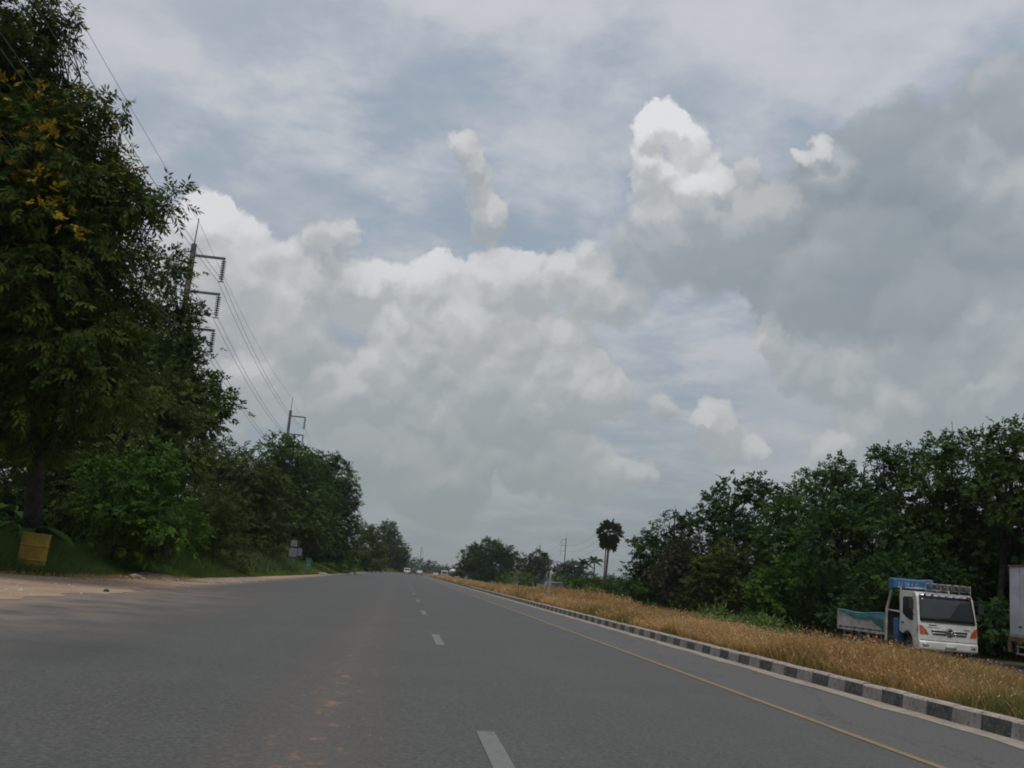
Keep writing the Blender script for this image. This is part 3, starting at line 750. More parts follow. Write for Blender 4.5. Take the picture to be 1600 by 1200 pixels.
tr_('yellowish_bush', 'yellowish green bush standing low behind the truck bed', (24.2, 59, -.2), [(1210,920,34),(1240,900,36),(1260,940,30),(1200,950,26),(1290,900,34),(1290,950,26)], 57, 'leaf_bright', tbias=-.15, r=.08, cat='bush')
tr_('high_crown_tree', 'tallest crown of the right hand row directly above the crane truck', (26.3, 48.5, -.2), [(1470,705,26),(1495,693,20),(1525,700,26),(1450,745,40),(1500,745,46),(1470,800,56),(1530,790,50),(1440,830,50),(1500,860,60),(1410,800,40),(1540,850,50)], 48.5, 'leaf_broad')
tr_('edge_tree', 'dark tree at the right edge rising above the white box truck', (27, 44, -.2), [(1565,675,18),(1590,670,20),(1560,715,34),(1600,720,44),(1575,770,56),(1630,760,60),(1600,840,70),(1650,850,80),(1560,850,40),(1640,690,40)], 44, 'leaf_broad')
tr_('shade_tree', 'shadowy tree behind the cab of the crane truck', (26, 46, -.2), [(1400,900,50),(1450,910,50),(1350,920,40),(1500,920,50),(1550,920,50),(1540,960,40),(1330,960,30)], 45.5, 'leaf_deep', dy=.6)
tr_('beyond_edge_tree', 'tree standing past the right edge beside the box truck', (30, 38, -.2), [(1700,700,80),(1760,760,90),(1720,850,90),(1680,940,70)], 40, 'leaf_broad')
# sparse dead sapling reaching above the row
sp = empty('bare_sapling', at(1487, 700, 47.5), 'thin bare sapling top sticking up above the right hand trees', 'sapling')
mb = MB(); mb.tube([(0, 0, -5.0), (.05, 0, 0), (.02, 0, 1.4)], [.05, .03, .008], 5)
for z_, a_, l_ in ((.25, 0, .5), (.35, 3, .45), (.6, .3, .35), (.75, 2.8, .35), (1.0, 1, .2), (1.2, 3.6, .15)): mb.tube([(0.03, 0, z_), (.03 + math.cos(a_) * l_, math.sin(a_) * l_, z_ + .15)], [.012, .005], 4)
mb.build('stem', M['bark'], sp)
lob = []
for y in np.arange(30, 125, 2.4):
    lob.append((26.5 + rng.uniform(-.6, 2.5) - max(0, y - 70) * .03, y, rng.uniform(.0, 1.5), rng.uniform(1.1, 1.8)))
    lob.append((30 + rng.uniform(0, 3), y, rng.uniform(1, 3.0), rng.uniform(1.8, 2.4)))
    lob.append((31 + rng.uniform(0, 4) - max(0, y - 80) * .05, y, rng.uniform(3.4, 5.9) - max(0, y - 75) * .05, rng.uniform(1.7, 2.3)))
mass('undergrowth', 'dark undergrowth under the right hand row of trees', lob, 'leaf_deep', ll=.30, lw=.15, k=6, lai=3.4, spray=.45)
# green weeds where the far carriageway meets the median
lob = [(14.6 + rng.uniform(-1, 1.6), y, OZ + .15 + rng.uniform(0, .2), rng.uniform(.3, .6)) for y in np.arange(39, 50, .6)]
mass('weeds', 'bright green weeds along the far edge of the dry median', lob, 'verge_grass', ll=.26, lw=.06, k=7, lai=2.6, spray=.35, droop=-.2, tbias=.1)

# the field beyond: bushes, the round trees, palms
tr_('big_round_tree', 'large rounded dark tree standing alone left of the white post', (25.5, 305, -.3), [(765,862,20),(745,868,18),(785,868,18),(735,880,16),(725,885,9),(775,885,24),(800,880,14),(750,890,20),(720,893,6)], 300, 'leaf_deep', dy=4, r=.5, ll=.65, lw=.32, k=6, spray=.8, lai=6)
tr_('round_tree', 'smaller rounded tree right of the large rounded tree', (38, 285, -.3), [(842,873,12),(832,880,12),(850,882,11),(840,892,16),(826,893,9),(818,885,7),(815,872,7)], 282, 'leaf_far', dy=3, r=.3, ll=.6, lw=.3, k=6, spray=.7, lai=6)
tr_('flat_top_tree', 'low flat topped tree below the power pole beyond the field', (52, 300, -.3), [(890,887,9),(880,889,9),(902,888,9),(872,892,8),(893,897,12),(910,895,9)], 300, 'leaf_far', dy=3, r=.3, ll=.6, lw=.3, k=6, spray=.7, lai=6)
for i, (px, py, r_, Y, lf, lab) in enumerate([(905,915,20,150,'leaf_deep','dark green bush in the field below the coconut palms'),(935,915,24,165,'leaf_olive','olive bush in the field below the toddy palm'),
      (960,925,20,135,'leaf_deep','dark bush in the field left of the right hand row'),(885,912,14,170,'verge_grass','bright low bush in the field behind the grey car'),
      (820,903,12,215,'verge_grass','pale green bush at the foot of the large rounded tree'),(790,905,9,235,'leaf_bright','low green bush on the road edge before the large rounded tree'),(975,915,16,140,'leaf_olive','olive bush against the end of the right hand row'),
      (930,932,10,105,'leaf_bright','small bright weed clump just beyond the dry grass')]):
    p = at(px, py, Y); rr = r_ * Y / FOCAL
    tr_('field_bush', lab, (p[0], Y, -.4), [(px, py, r_ * .8), (px - r_ * .8, py + r_ * .25, r_ * .6), (px + r_ * .8, py + r_ * .2, r_ * .6)], Y, lf, dy=rr * .3, r=.06, cat='bush', ll=.4, lw=.17, k=6, spray=.6)
lob = []
for _ in range(130):
    y = rng.uniform(110, 300); x = rng.uniform(.155, .26) * y
    lob.append((x, y, OZ + rng.uniform(.1, .9), rng.uniform(.8, 1.7)))
mass('scrub', 'low green scrub covering the field beyond the median', lob, 'leaf_broad', ll=.5, lw=.18, k=6, lai=2.4, spray=.6, droop=-.1, tbias=-.1)
# distant tree line all along the horizon
lob = []
for a_ in np.arange(-40, 64, .22):
    D = rng.uniform(780, 1000); x, y = math.sin(R(a_)) * D, math.cos(R(a_)) * D
    hh = 6 + 4 * (math.sin(a_ * 1.7) + 1) * rng.uniform(.4, 1)
    lob.append((x, y, hh * .45, hh * .55)); lob.append((x + rng.uniform(-6, 6), y - 15, 2.5, 4.0))
mass('treeline', 'grey distant line of trees along the horizon', lob, 'leaf_far', ll=2.2, lw=1.2, k=4, lai=2.2, spray=2.2)

# toddy palm
def fan(root, p, az, el, L, S):
    "one fan leaf: a stalk and a pleated half disc"
    d = np.array([math.cos(az) * math.cos(el), math.sin(az) * math.cos(el), math.sin(el)]); p = np.array(p)
    side = unit(np.cross(d, [0, 0, 1.0]) + 1e-6); c = p + d * L; n = 13; mb = MB()
    tw = rng.uniform(-.6, .6); nn = np.cross(side, d); side = side * math.cos(tw) + nn * math.sin(tw)
    v = [c - d * .15]
    for i in range(n):
        a_ = -2.1 + 4.2 * i / (n - 1); rr = S * (1.0 if i % 2 == 0 else .74)
        v.append(c + (d * math.cos(a_) + side * math.sin(a_)) * rr + np.cross(side, d) * (.07 if i % 2 else -.07) - np.array([0, 0, .18 * rr * abs(math.sin(a_))]))
    mb.add(v, [(0, i, i + 1) for i in range(1, n)]); mb.tube([p, c], [.035, .02], 4)
    o = mb.build('frond', M['frond'], root)
    t_ = float(rng.uniform(.1, .9)); q = o.data.attributes.new('tint', 'FLOAT', 'FACE'); q.data.foreach_set('value', [t_] * len(o.data.polygons))
pp = at(946, 900, 180); top = at(953, 832, 180)
base = (float(pp[0]), 180.0, -.4); palm = empty('toddy_palm', base, 'tall fan leaved palm with a heart shaped crown in the field', 'palm tree')
H = float(top[2] + .4); lx = float(top[0] - pp[0])
MB().tube([(0, 0, 0), (lx * .3, 0, H * .35), (lx * .7, 0, H * .7), (lx, 0, H)], [.27, .2, .18, .16], 9).build('trunk', M['bark'], palm, smooth=True)
for i in range(36):
    fan(palm, (lx, 0, H), i * 2.4, math.asin(max(-.3, min(.98, 1 - 1.25 * (i + .5) / 36))), rng.uniform(1.4, 2.0), rng.uniform(.85, 1.1))
for i in range(44):
    u_ = i / 44; zz = H - 3.7 + 2.4 * u_; fan(palm, (lx * zz / H, 0, zz), i * 2.4 + .7, rng.uniform(.62, .98) - .25 * u_, (1.0 + .75 * rng.random()) * (1 - .15 * u_), rng.uniform(.85, 1.1))
def coconut(px, py, Y, label):
    c = at(px, py, Y); root = empty('coconut_palm', (c[0], Y, -.4), label, 'palm tree', 'coconut palms beyond the field'); h = float(c[2] + .4)
    MB().tube([(0, 0, 0), (.1, 0, h * .5), (0, 0, h)], [.22, .16, .13], 7).build('trunk', M['pale_bark'], root)
    for i in range(13):
        a_ = i * 2.4; el = rng.uniform(.15, 1.3); L = 2.9; v, f = [], []
        for j in range(7):
            t = j / 6; rr = L * t * math.cos(el) * 1.05; zz = h + L * (math.sin(el) * t - .55 * t * t); w = .42 * math.sin(math.pi * (t * .85 + .12))
            q = np.array([math.cos(a_) * rr, math.sin(a_) * rr, zz]); s = np.array([-math.sin(a_), math.cos(a_), 0])
            v += [q + s * w - (0, 0, w * .8), q, q - s * w - (0, 0, w * .8)]
        for j in range(6): f += [(3*j, 3*j+1, 3*j+4, 3*j+3), (3*j+1, 3*j+2, 3*j+5, 3*j+4)]
        o = MB().add(v, f).build('frond', M['frond'], root)
        q = o.data.attributes.new('tint', 'FLOAT', 'FACE'); q.data.foreach_set('value', [.5] * len(o.data.polygons))
coconut(912, 880, 230, 'left one of two small coconut palms beyond the field')
coconut(929, 877, 225, 'right one of two small coconut palms, nearer the toddy palm')

# ------------------------------------------------------------------ grasses
def blades(name, label, pts, h, w, mat, tip, lean=.35, kind='stuff'):
    "pts (n,3) roots; h, w per blade; tip: tint of the upper half, the lower half is greener"
    n = len(pts); a = rng.random(n) * 6.2832; q = rng.random(n) * 6.2832
    side = np.stack([np.cos(a), np.sin(a), np.zeros(n)], 1); ld = np.stack([np.cos(q), np.sin(q), np.zeros(n)], 1)
    ln = lean * (.3 + rng.random(n)) * h
    up = np.array([0, 0, 1.0])
    v = np.empty((n, 5, 3), np.float32)
    m = pts + up * (h * .55)[:, None] + ld * (ln * .35)[:, None]
    v[:, 0] = pts - side * (w * .5)[:, None]; v[:, 1] = pts + side * (w * .5)[:, None]
    v[:, 2] = m + side * (w * .42)[:, None]; v[:, 3] = m - side * (w * .42)[:, None]
    v[:, 4] = pts + up * h[:, None] + ld * ln[:, None]
    i = np.arange(n * 5, dtype=np.int32).reshape(n, 5)
    loops = np.concatenate([i[:, [0, 1, 2, 3]], i[:, [3, 2, 4]]], 1).reshape(-1)
    tint = np.stack([np.clip(tip * .55 + rng.normal(size=n) * .08, 0, 1), tip], 1).reshape(-1)
    o = link(name, np_mesh(name, v.reshape(-1, 3), loops, np.tile([4, 3], n), mat, tint))
    return tag(o, label, None, None, kind)

def vnoise(x, y, s):
    return .5 + .25 * (np.sin(x / s * 1.7 + 1.3 * np.sin(y / s)) + np.sin(y / s * 1.3 + 1.7 * np.sin(x / s * .8 + 2)))

def median_grass():
    P, Hh, Ww, Tt = [], [], [], []
    for y0, y1, cnt, w in ((6, 16, 52000, .009), (16, 30, 60000, .013), (30, 60, 48000, .022), (60, 130, 36000, .045), (130, 284, 24000, .10)):
        y = y0 + (y1 - y0) * rng.random(cnt); x = KX + .2 + (15.2 - KX) * rng.random(cnt) ** 1.15
        # gather into tufts
        k = cnt // 9; cx_ = KX + .22 + (15.0 - KX) * rng.random(k) ** 1.15; cy_ = y0 + (y1 - y0) * rng.random(k)
        pick = rng.integers(0, k, cnt); tf = rng.random(cnt) < .8
        sp = .10 + w * 1.5
        x = np.where(tf, cx_[pick] + rng.normal(size=cnt) * sp, x); y = np.where(tf, cy_[pick] + rng.normal(size=cnt) * sp, y)
        x = np.maximum(x, KX + .18)
        bx = np.array([bend(q) for q in y]) if y1 > 250 else 0
        z = np.interp(x, [KX + .2, KX + .5, 9.5, 12.0, 15.5, 17.0], [.215, .20, .09, -.12, OZ - .06, OZ - .06])
        nz = vnoise(x, y, 1.6); nz2 = vnoise(x + 40, y * .8, 3.7)
        green = np.clip((vnoise(x * 1.3 + 9, y, 1.1) - .53) * 3.2, 0, 1) * np.clip(1.35 - (x - KX) * .22, .15, 1)
        hh = (.20 + .21 * nz) * (.55 + .75 * rng.random(cnt)) * np.interp(x, [KX + .18, KX + .7, 9, 15.5], [.45, .95, 1.0, .95])
        hh *= np.where((x > 11.5) & (y > 42) & (y < 130), 1.5, 1) * np.where((y > 62) & (y < 90) & (x > 9), 1.5, 1)
        hh *= np.interp(y, [8, 14, 20, 26, 45, 60], [.95, 1.3, 1.55, 1.25, 1.2, 1.3])
        tt = np.clip(.50 + .62 * (nz2 - .5) + rng.normal(size=cnt) * .17, .2, 1.0)
        tt = tt * (1 - green) + green * rng.uniform(0, .14, cnt)
        tt = np.where(rng.random(cnt) < .06, rng.uniform(.85, 1, cnt), tt)
        P.append(np.stack([x + bx, y, z - .02], 1)); Hh.append(hh); Ww.append(np.full(cnt, w) * (.7 + .6 * rng.random(cnt))); Tt.append(tt)
    return np.concatenate(P), np.concatenate(Hh), np.concatenate(Ww), np.concatenate(Tt)
p_, h_, w_, t_ = median_grass()
dg_ = blades('dry_grass', 'orange brown dry grass covering the median behind the kerb', p_, h_, w_, M['dry_grass'], t_, .75)
# loose seed heads among the blades, a second mesh of the same growth
sel = np.where(t_ > .45)[0]; sel = sel[rng.random(len(sel)) < .62]; m_ = len(sel)
hd = p_[sel] + np.stack([rng.normal(size=m_) * .05, rng.normal(size=m_) * .05, h_[sel] * (.70 + .38 * rng.random(m_))], 1)
ax = np.stack([rng.normal(size=m_), rng.normal(size=m_), .5 + .6 * rng.random(m_)], 1)
sh_ = link('seed_heads', leaves('seed_heads', hd, ax, rng.normal(size=(m_, 3)), .03 + w_[sel] * 2.0, w_[sel] * 1.2 + .004, np.clip(t_[sel] + .12 + rng.normal(size=m_) * .12, 0, 1), M['dry_grass']), dg_)

def verge_grass():
    P, Hh, Ww, Tt = [], [], [], []
    for y0, y1, cnt, w, depth in ((24, 50, 60000, .020, 7), (50, 100, 36000, .035, 6), (100, 210, 26000, .07, 5), (210, 460, 16000, .16, 5)):
        y = y0 + (y1 - y0) * rng.random(cnt); t = depth * rng.random(cnt) ** 1.3
        e = np.array([verge_edge(q) for q in y]); x = e - t - .25 * vnoise(y * 2, y, 1.3) + rng.normal(size=cnt) * .10
        z = np.interp(t, [0, 1, 4, 12], [.02, .10, .32, .45])
        hh = (.18 + .62 * np.clip(t / 2.0, 0, 1)) * (.5 + .8 * rng.random(cnt)) * (.55 + .8 * vnoise(x, y, 2.1))
        tt = np.clip(.25 + .5 * vnoise(x, y, 3.1) + rng.normal(size=cnt) * .2, 0, 1)
        P.append(np.stack([x, y, z - .02], 1)); Hh.append(hh); Ww.append(np.full(cnt, w)); Tt.append(tt)
    return np.concatenate(P), np.concatenate(Hh), np.concatenate(Ww), np.concatenate(Tt)
p_, h_, w_, t_ = verge_grass()
blades('verge_grass', 'green grass growing along the left verge', p_, h_, w_, M['verge_grass'], t_, .5)
# a fringe of straw where the dirt meets the grass
n = 2200; y = 30 + 18 * rng.random(n); e = np.array([verge_edge(q) for q in y]); x = e + .25 + rng.normal(size=n) * .40
blades('straw', 'thin dry straw where the dirt lay by meets the green grass', np.stack([x, y, np.full(n, .02)], 1), .05 + .12 * rng.random(n), np.full(n, .02), M['dry_grass'], rng.uniform(.6, 1, n), .8)
# tall reeds before the sign
n = 15000; y = 62 + 44 * rng.random(n); t = .8 + 4.2 * rng.random(n); e = np.array([verge_edge(q) for q in y])
hh = np.interp(y, [62, 72, 96, 104], [.7, 1.5, 2.0, .7]) * (.45 + .6 * rng.random(n)) * np.clip(t / 2.2, .35, 1)
blades('reeds', 'tall pale green reeds on the left verge before the sign boards', np.stack([e - t, y, np.full(n, .1)], 1), hh, .05 + .05 * rng.random(n), M['reed'], np.clip(.45 + .25 * rng.normal(size=n), 0, 1), .5)

# ------------------------------------------------------------------ power lines
def pole(name, base, label, group, side, full=True):
    "a tall concrete pole with three arms on one side, insulator strings and a rod for the earth wire"
    root = empty(name, base, label, 'power pole', group)
    MB().tube([(0, 0, -.5), (0, 0, 10), (0, 0, 19.8)], [.27, .22, .17], 8).build('shaft', M['pole_concrete'], root)
    MB().tube([(0, 0, 19.3), (.05 * side, 0, 21.5)], [.045, .03], 5).build('earth_rod', M['steel'], root)
    for z in ARMZ:
        MB().box((side * 1.0, 0, z + .03), (2.0, .11, .14), 0).build('arm', M['steel'], root)
        mb = MB(); pr = []
        for k in range(9):
            zz = z - .16 - k * .14
            pr += [(.025, zz + .05), (.15, zz + .015), (.15, zz - .01), (.03, zz - .045)]
        pr += [(.02, z - 1.42)]
        mb.lathe(pr[::-1], (side * 1.93, 0, 0), 2, 9)
        mb.box((side * 1.93, 0, z - 1.46), (.36, .05, .05)); mb.box((side * 1.93, 0, z - .08), (.04, .04, .2))
        mb.build('insulator_string', M['insulator'], root)
    return root
ARMZ = (19.05, 16.75, 14.45)
LP = [(-13.2, -6), (-14.8, 61), (-16.06, 128), (-17.3, 195), (-18.6, 262), (14, 800)]
for i, (x, y) in enumerate(LP):
    if i == 0: continue
    pole('power_pole', (x, y, .1), ['', 'nearest tall power pole, rising through the left hand trees', 'second power pole, above the tree with the leafy tuft',
         'power pole hidden behind the dense left hand trees', 'power pole hidden behind the trees before the bend',
         'distant power pole standing over the end of the road'][i], 'power poles left of the road', 1)
RPL = [(50, 185), (58, 288), (65, 405), (69, 511), (72, 640)]
RZ = 1.7
for i, (x, y) in enumerate(RPL):
    pole('power_pole', (x, y, -.4 + (-3.6 if i == 0 else 0)), ['power pole whose tip shows over the right hand trees', 'power pole directly left of the toddy palm trunk', 'full power pole standing alone between the round tree and the toddy palm',
         'power pole rising behind the smaller rounded tree', 'farthest power pole, behind the large rounded tree'][i], 'power poles right of the road', -1)
def wire(label, pts, sag, r=.014, grp=None):
    mb = MB()
    for a, b in zip(pts[:-1], pts[1:]):
        a, b = np.array(a, float), np.array(b, float); q = []
        for k in range(13):
            t = k / 12; p = a + (b - a) * t; p[2] -= sag * 4 * t * (1 - t) * np.linalg.norm(b - a) / 67; q.append(tuple(p))
        mb.tube(q, [r] * 13, 4, False)
    return tag(mb.build('overhead_wire', M['wire'], smooth=True), label, 'wire', grp)
for zi, nm in zip(ARMZ, ('top', 'middle', 'bottom')):
    for dx, sd in ((-.16, 'pole side'), (.16, 'road side')):
        wire(f'{sd} wire of the {nm} pair on the left hand power line', [(x + 1.93 + dx, y, zi - 1.48 + .1) for x, y in LP[:5]], 1.25, .012, 'wires of the left hand power line')
wire('thin earth wire at the very top of the left hand power line', [(x + .06, y, 21.4) for x, y in LP[:5]], .9, .009, 'wires of the left hand power line')
for zi, nm in zip(ARMZ, ('top', 'middle', 'bottom')):
    wire(f'{nm} wire of the right hand power line crossing behind the toddy palm', [(x - 1.93, y, zi - 1.9 - (3.2 if y < 200 else 0)) for x, y in RPL], 1.3, .024, 'wires of the right hand power line')

# ------------------------------------------------------------------ vehicles
def body_loft(prof, W, fn, nx=10, closed=True):
    "side profile (y, z) carried across the width; fn bends each point"
    mb = MB(); n = len(prof); vs = []
    for i in range(nx + 1):
        x = -W + 2 * W * i / nx
        vs += [fn(x, y, z) for y, z in prof]
    fs = [(i*n+k, i*n+(k+1) % n, (i+1)*n+(k+1) % n, (i+1)*n+k) for i in range(nx) for k in range(n)]
    fs += [tuple(range(n))[::-1], tuple(range(nx * n, (nx + 1) * n))]
    return mb.add(vs, fs)
def patch(quadfn, nu=8, nv=4, thick=None):
    mb = MB(); vs = [quadfn(i / nu, j / nv) for j in range(nv + 1) for i in range(nu + 1)]; n = nu + 1
    return mb.add(vs, [(j*n+i, j*n+i+1, (j+1)*n+i+1, (j+1)*n+i) for j in range(nv) for i in range(nu)])
def wheel(root, x, y, r, w, dual=False):
    "a tyre with its rim as a sub-part; x is the outer face"
    s = 1 if x > 0 else -1
    t = MB().lathe([(r * .55, -w / 2), (r * .92, -w / 2), (r, -w * .36), (r, w * .36), (r * .92, w / 2), (r * .55, w / 2)], (0, 0, 0), 0, 24)
    tyre = t.build('wheel', M['rubber'], root, (x - s * w / 2, y, r), smooth=False)
    q = s * w / 2
    MB().lathe([(r * .56, q * .5), (r * .56, q * 1.02), (r * .50, q * 1.03), (r * .44, q * .72), (r * .22, q * .66), (r * .20, q * 1.1), (r * .05, q * 1.14)], (0, 0, 0), 0, 20).build('rim', M['rim'], tyre)
    return tyre

CW = 1.15
def cabfn(x, y, z, o=0.0):
    "front bulge in plan and taper of the cab towards the roof; o pushes a point forward"
    yy = y + .13 * (abs(x) / CW) ** 3.2 * max(0, 1 - y / 1.1) - o
    return (x * (1 - .03 * max(0, z - 1.35)), yy, z)
def front_y(z): return float(np.interp(z, [.40, .98, 1.38, 1.62, 2.30, 2.42], [.0, .0, .03, .09, .27, .36]))
def fpatch(x0, x1, z0, z1, o, mat, name, root, nu=10, nv=5, thick=.012, top=None):
    "a plate lying on the cab front"
    def q(u, v):
        zz0, zz1 = z0, z1
        x = x0 + (x1 - x0) * u; z = zz0 + (zz1 - zz0) * v
        if top: x = (x0 + (x1 - x0) * u) * (1 - v) + (top[0] + (top[1] - top[0]) * u) * v
        return cabfn(x, front_y(z), z, o)
    ob = patch(q, nu, nv).build(name, mat, root, smooth=True)
    s = ob.modifiers.new('depth', 'SOLIDIFY'); s.thickness, s.offset = thick, 0
    return ob

def truck_cab(root, paint, side_detail=True):
    prof = [(0, .70), (.0, .98), (.03, 1.38), (.09, 1.62), (.27, 2.30), (.36, 2.42), (.52, 2.48), (1.45, 2.50), (1.56, 2.42), (1.58, .98), (1.50, .95)]
    arch = [(1.45, .95)] + [(.95 + .53 * math.cos(a), .48 + .53 * math.sin(a)) for a in np.linspace(.9, 2.55, 7)] + [(.42, .44), (.06, .44), (.03, .70)]
    cab = body_loft(prof + arch[1:], CW, cabfn, 12).build('cab', paint, root, bevel=.035, seg=2)
    fpatch(-1.09, 1.09, 1.43, 2.33, .012, M['glass'], 'windscreen', root, 14, 6, .012, (-1.06, 1.06))
    fpatch(-1.06, 1.06, 1.395, 1.43, .022, M['black'], 'windscreen_seal', root, 12, 1)
    return cab

def crane_truck():
    c = at(1484, 1000, 36.0)
    root = empty('crane_truck', (float(c[0]), 36.0, OZ), 'white flatbed truck with a folded blue crane behind the cab, parked beyond the median', 'truck')
    truck_cab(root, M['white_paint'])
    # doors on both sides: panel line, window, handle, mirror
    for s in (-1, 1):
        def sp(y, z, o=.012): 
            p = cabfn(s * CW, y, z); return (p[0] + s * o, p[1], p[2])
        dr = MB(); po = [(.30, 1.30), (.33, .80), (.55, 1.06), (1.46, 1.06), (1.48, 2.38), (.46, 2.38)]
        dr.add([sp(y, z, .004) for y, z in po], [tuple(range(6))]); d = dr.build('door', M['white_paint'], root)
        m_ = d.modifiers.new('depth', 'SOLIDIFY'); m_.thickness, m_.offset = .010, 0
        w = MB(); w.add([sp(y, z, .012) for y, z in [(.44, 1.42), (.60, 1.40), (1.02, 1.50), (1.32, 1.64), (1.36, 2.20), (1.28, 2.27), (.62, 2.27), (.54, 2.22)]], [tuple(range(8))])
        w.build('window', M['glass'], d)
        MB().box(sp(1.30, 1.30, .03), (.035, .19, .045)).build('handle', M['black'], d)
        MB().tube([sp(.34, 2.30, .0), sp(.16, 2.24, .22), sp(.14, 1.72, .24), sp(.32, 1.60, .02)], .014, 6).build('mirror_arm', M['black'], root)
        MB().box(sp(.15, 2.0, .25), (.20, .06, .38)).build('mirror', M['black'], root, bevel=.02)
        # amber corner lamp with a clear lens under it
        a = MB(); fl = []
        for (x, z) in ((1.12, 1.27), (1.02, 1.25), (.88, 1.10), (.80, .955), (1.10, .965)): fl.append(cabfn(s * x, front_y(z), z, .016))
        a.add(fl, [tuple(range(5))]); lamp = a.build('indicator', M['amber'], root)
        m_ = lamp.modifiers.new('depth', 'SOLIDIFY'); m_.thickness, m_.offset = .022, 0
        sl = MB(); sl.add([sp(y, z, .010) for y, z in [(.02, .965), (.02, 1.27), (.08, 1.22), (.12, 1.0)]], [(0, 1, 2, 3)]); sl.build('side_repeater', M['amber'], root)
        # bumper lamps
        fpatch(s * .58, s * 1.02, .50, .64, .055, M['lamp_glass'], 'headlight', root, 5, 2, .02)
        fpatch(s * .34, s * .56, .505, .60, .055, M['dark_hole'], 'fog_lamp', root, 3, 1, .02)
        MB().box((s * 1.12, .32, .86), (.03, .09, .10)).build('marker_lamp', M['dark_hole'], root)
        # grille slots
        for z in (.985, 1.085):
            fpatch(s * .15, s * (.70 if z > 1 else .64), z - .030, z + .018, .010, M['dark_hole'], 'grille_slot', root, 5, 1, .014)
            fpatch(s * .15, s * .68, z + .020, z + .034, .020, M['chrome'], 'grille_bar', root, 5, 1, .014)
    bp = body_loft([(-.05, .40), (-.07, .46), (-.07, .66), (-.03, .72), (.34, .72), (.34, .42), (.06, .36)], 1.14, lambda x, y, z: (x, y + .14 * (abs(x) / CW) ** 3.2 * max(0, 1 - (y + .07) / 1.1), z), 12)
    bump = bp.build('bumper', M['white_paint'], root, bevel=.02)
    fpatch(-.22, .22, .47, .61, .075, M['dirty_white'], 'number_plate', root, 3, 1, .012)
    fpatch(-1.09, 1.09, .715, .745, -.004, M['dark_hole'], 'panel_gap', root, 12, 1, .03)
    # emblem: an oval ring with two winged uprights joined in the middle
    em = MB(); ring = [(.135 * math.cos(a), .105 * math.sin(a)) for a in np.linspace(0, 6.2832, 25)]
    em.tube([(x, -.035, 1.06 + z) for x, z in ring], .014, 6, False)
    em.tube([(-.105, -.035, 1.12), (-.06, -.035, 1.075), (-.05, -.035, .985)], .014, 6); em.tube([(.105, -.035, 1.12), (.06, -.035, 1.075), (.05, -.035, .985)], .014, 6)
    em.tube([(-.06, -.035, 1.06), (.06, -.035, 1.06)], .014, 6); em.build('emblem', M['chrome'], root)
    MB().lathe([(.15, 0), (.15, .02)], (0, -.028, 1.06), 1, 24).build('emblem_back', M['dark_hole'], root)
    fpatch(-.78, -.50, 1.27, 1.31, .006, M['lamp_dark'], 'lettering', root, 3, 1, .01); fpatch(.56, .80, 1.18, 1.21, .006, M['lamp_dark'], 'lettering', root, 3, 1, .01)
    fpatch(-.85, -.40, 1.20, 1.212, .005, M['lamp_dark'], 'crease', root, 3, 1, .01)
    # wipers
    for x0, x1 in ((-.62, -.18), (.38, .78)):
        MB().tube([cabfn(x0 * .9 + .1, front_y(1.40), 1.40, .05), cabfn((x0 + x1) / 2, front_y(1.47), 1.47, .05), cabfn(x0 - .05 if x0 < 0 else x0 + .05, front_y(1.55), 1.55, .04)], .011, 5).build('wiper', M['black'], root)
    # bright visor strip with marker lamps above the windscreen
    vis = fpatch(-1.06, 1.06, 2.335, 2.415, .06, M['chrome'], 'visor', root, 12, 2, .03)
    for k in range(7):
        x = -.84 + k * .28
        MB().lathe([(.03, -.05), (.05, -.04), (.05, 0)], (x, cabfn(x, front_y(2.38), 2.38, .085)[1], 2.38), 1, 10).build('marker_lamp', M['red'] if k in (0, 6, 1) else M['lamp_glass'], root)
    # roof rack with six work lamps
    rk = MB(); z0, z1 = 2.54, 2.80
    for z in (2.60, z1): rk.tube([(-.78, .30, z), (.98, .30, z)], .018, 6)
    rk.tube([(-.78, 1.15, 2.62), (.98, 1.15, 2.62)], .018, 6); rk.tube([(-.78, .30, 2.60), (-.78, 1.15, 2.62)], .018, 6); rk.tube([(.98, .30, 2.60), (.98, 1.15, 2.62)], .018, 6)
    for x in (-.78, -.34, .1, .54, .98): rk.tube([(x, .30, 2.40), (x, .30, z1)], .014, 6)
    rk.tube([(-1.02, .5, 2.58), (-1.02, 1.35, 2.60)], .025, 6); rk.tube([(-1.02, .5, 2.58), (-.78, .34, 2.6)], .02, 6)
    rk.build('roof_rack', M['chrome'], root)
    MB().box((.1, .31, 2.80), (1.78, .06, .035)).build('rack_board', M['dirty_white'], root)
    for k in range(6):
        x = -.62 + k * .29
        l = MB().lathe([(.03, .11), (.10, .06), (.115, -.02), (.115, -.05)], (x, .30, 2.695), 1, 16).build('work_lamp', M['black'], root)
        MB().lathe([(.10, -.056), (.02, -.064)], (x, .30, 2.695), 1, 16).build('lens', M['lamp_dark'], l)
    # chassis, wheels, guards
    MB().box((-.42, 3.9, .68), (.09, 6.2, .2)).box((.42, 3.9, .68), (.09, 6.2, .2)).box((0, 2.2, .66), (.8, .1, .14)).box((0, 5.6, .66), (.8, .1, .14)).box((0, 6.7, .6), (2.0, .1, .14)).build('chassis', M['black'], root)
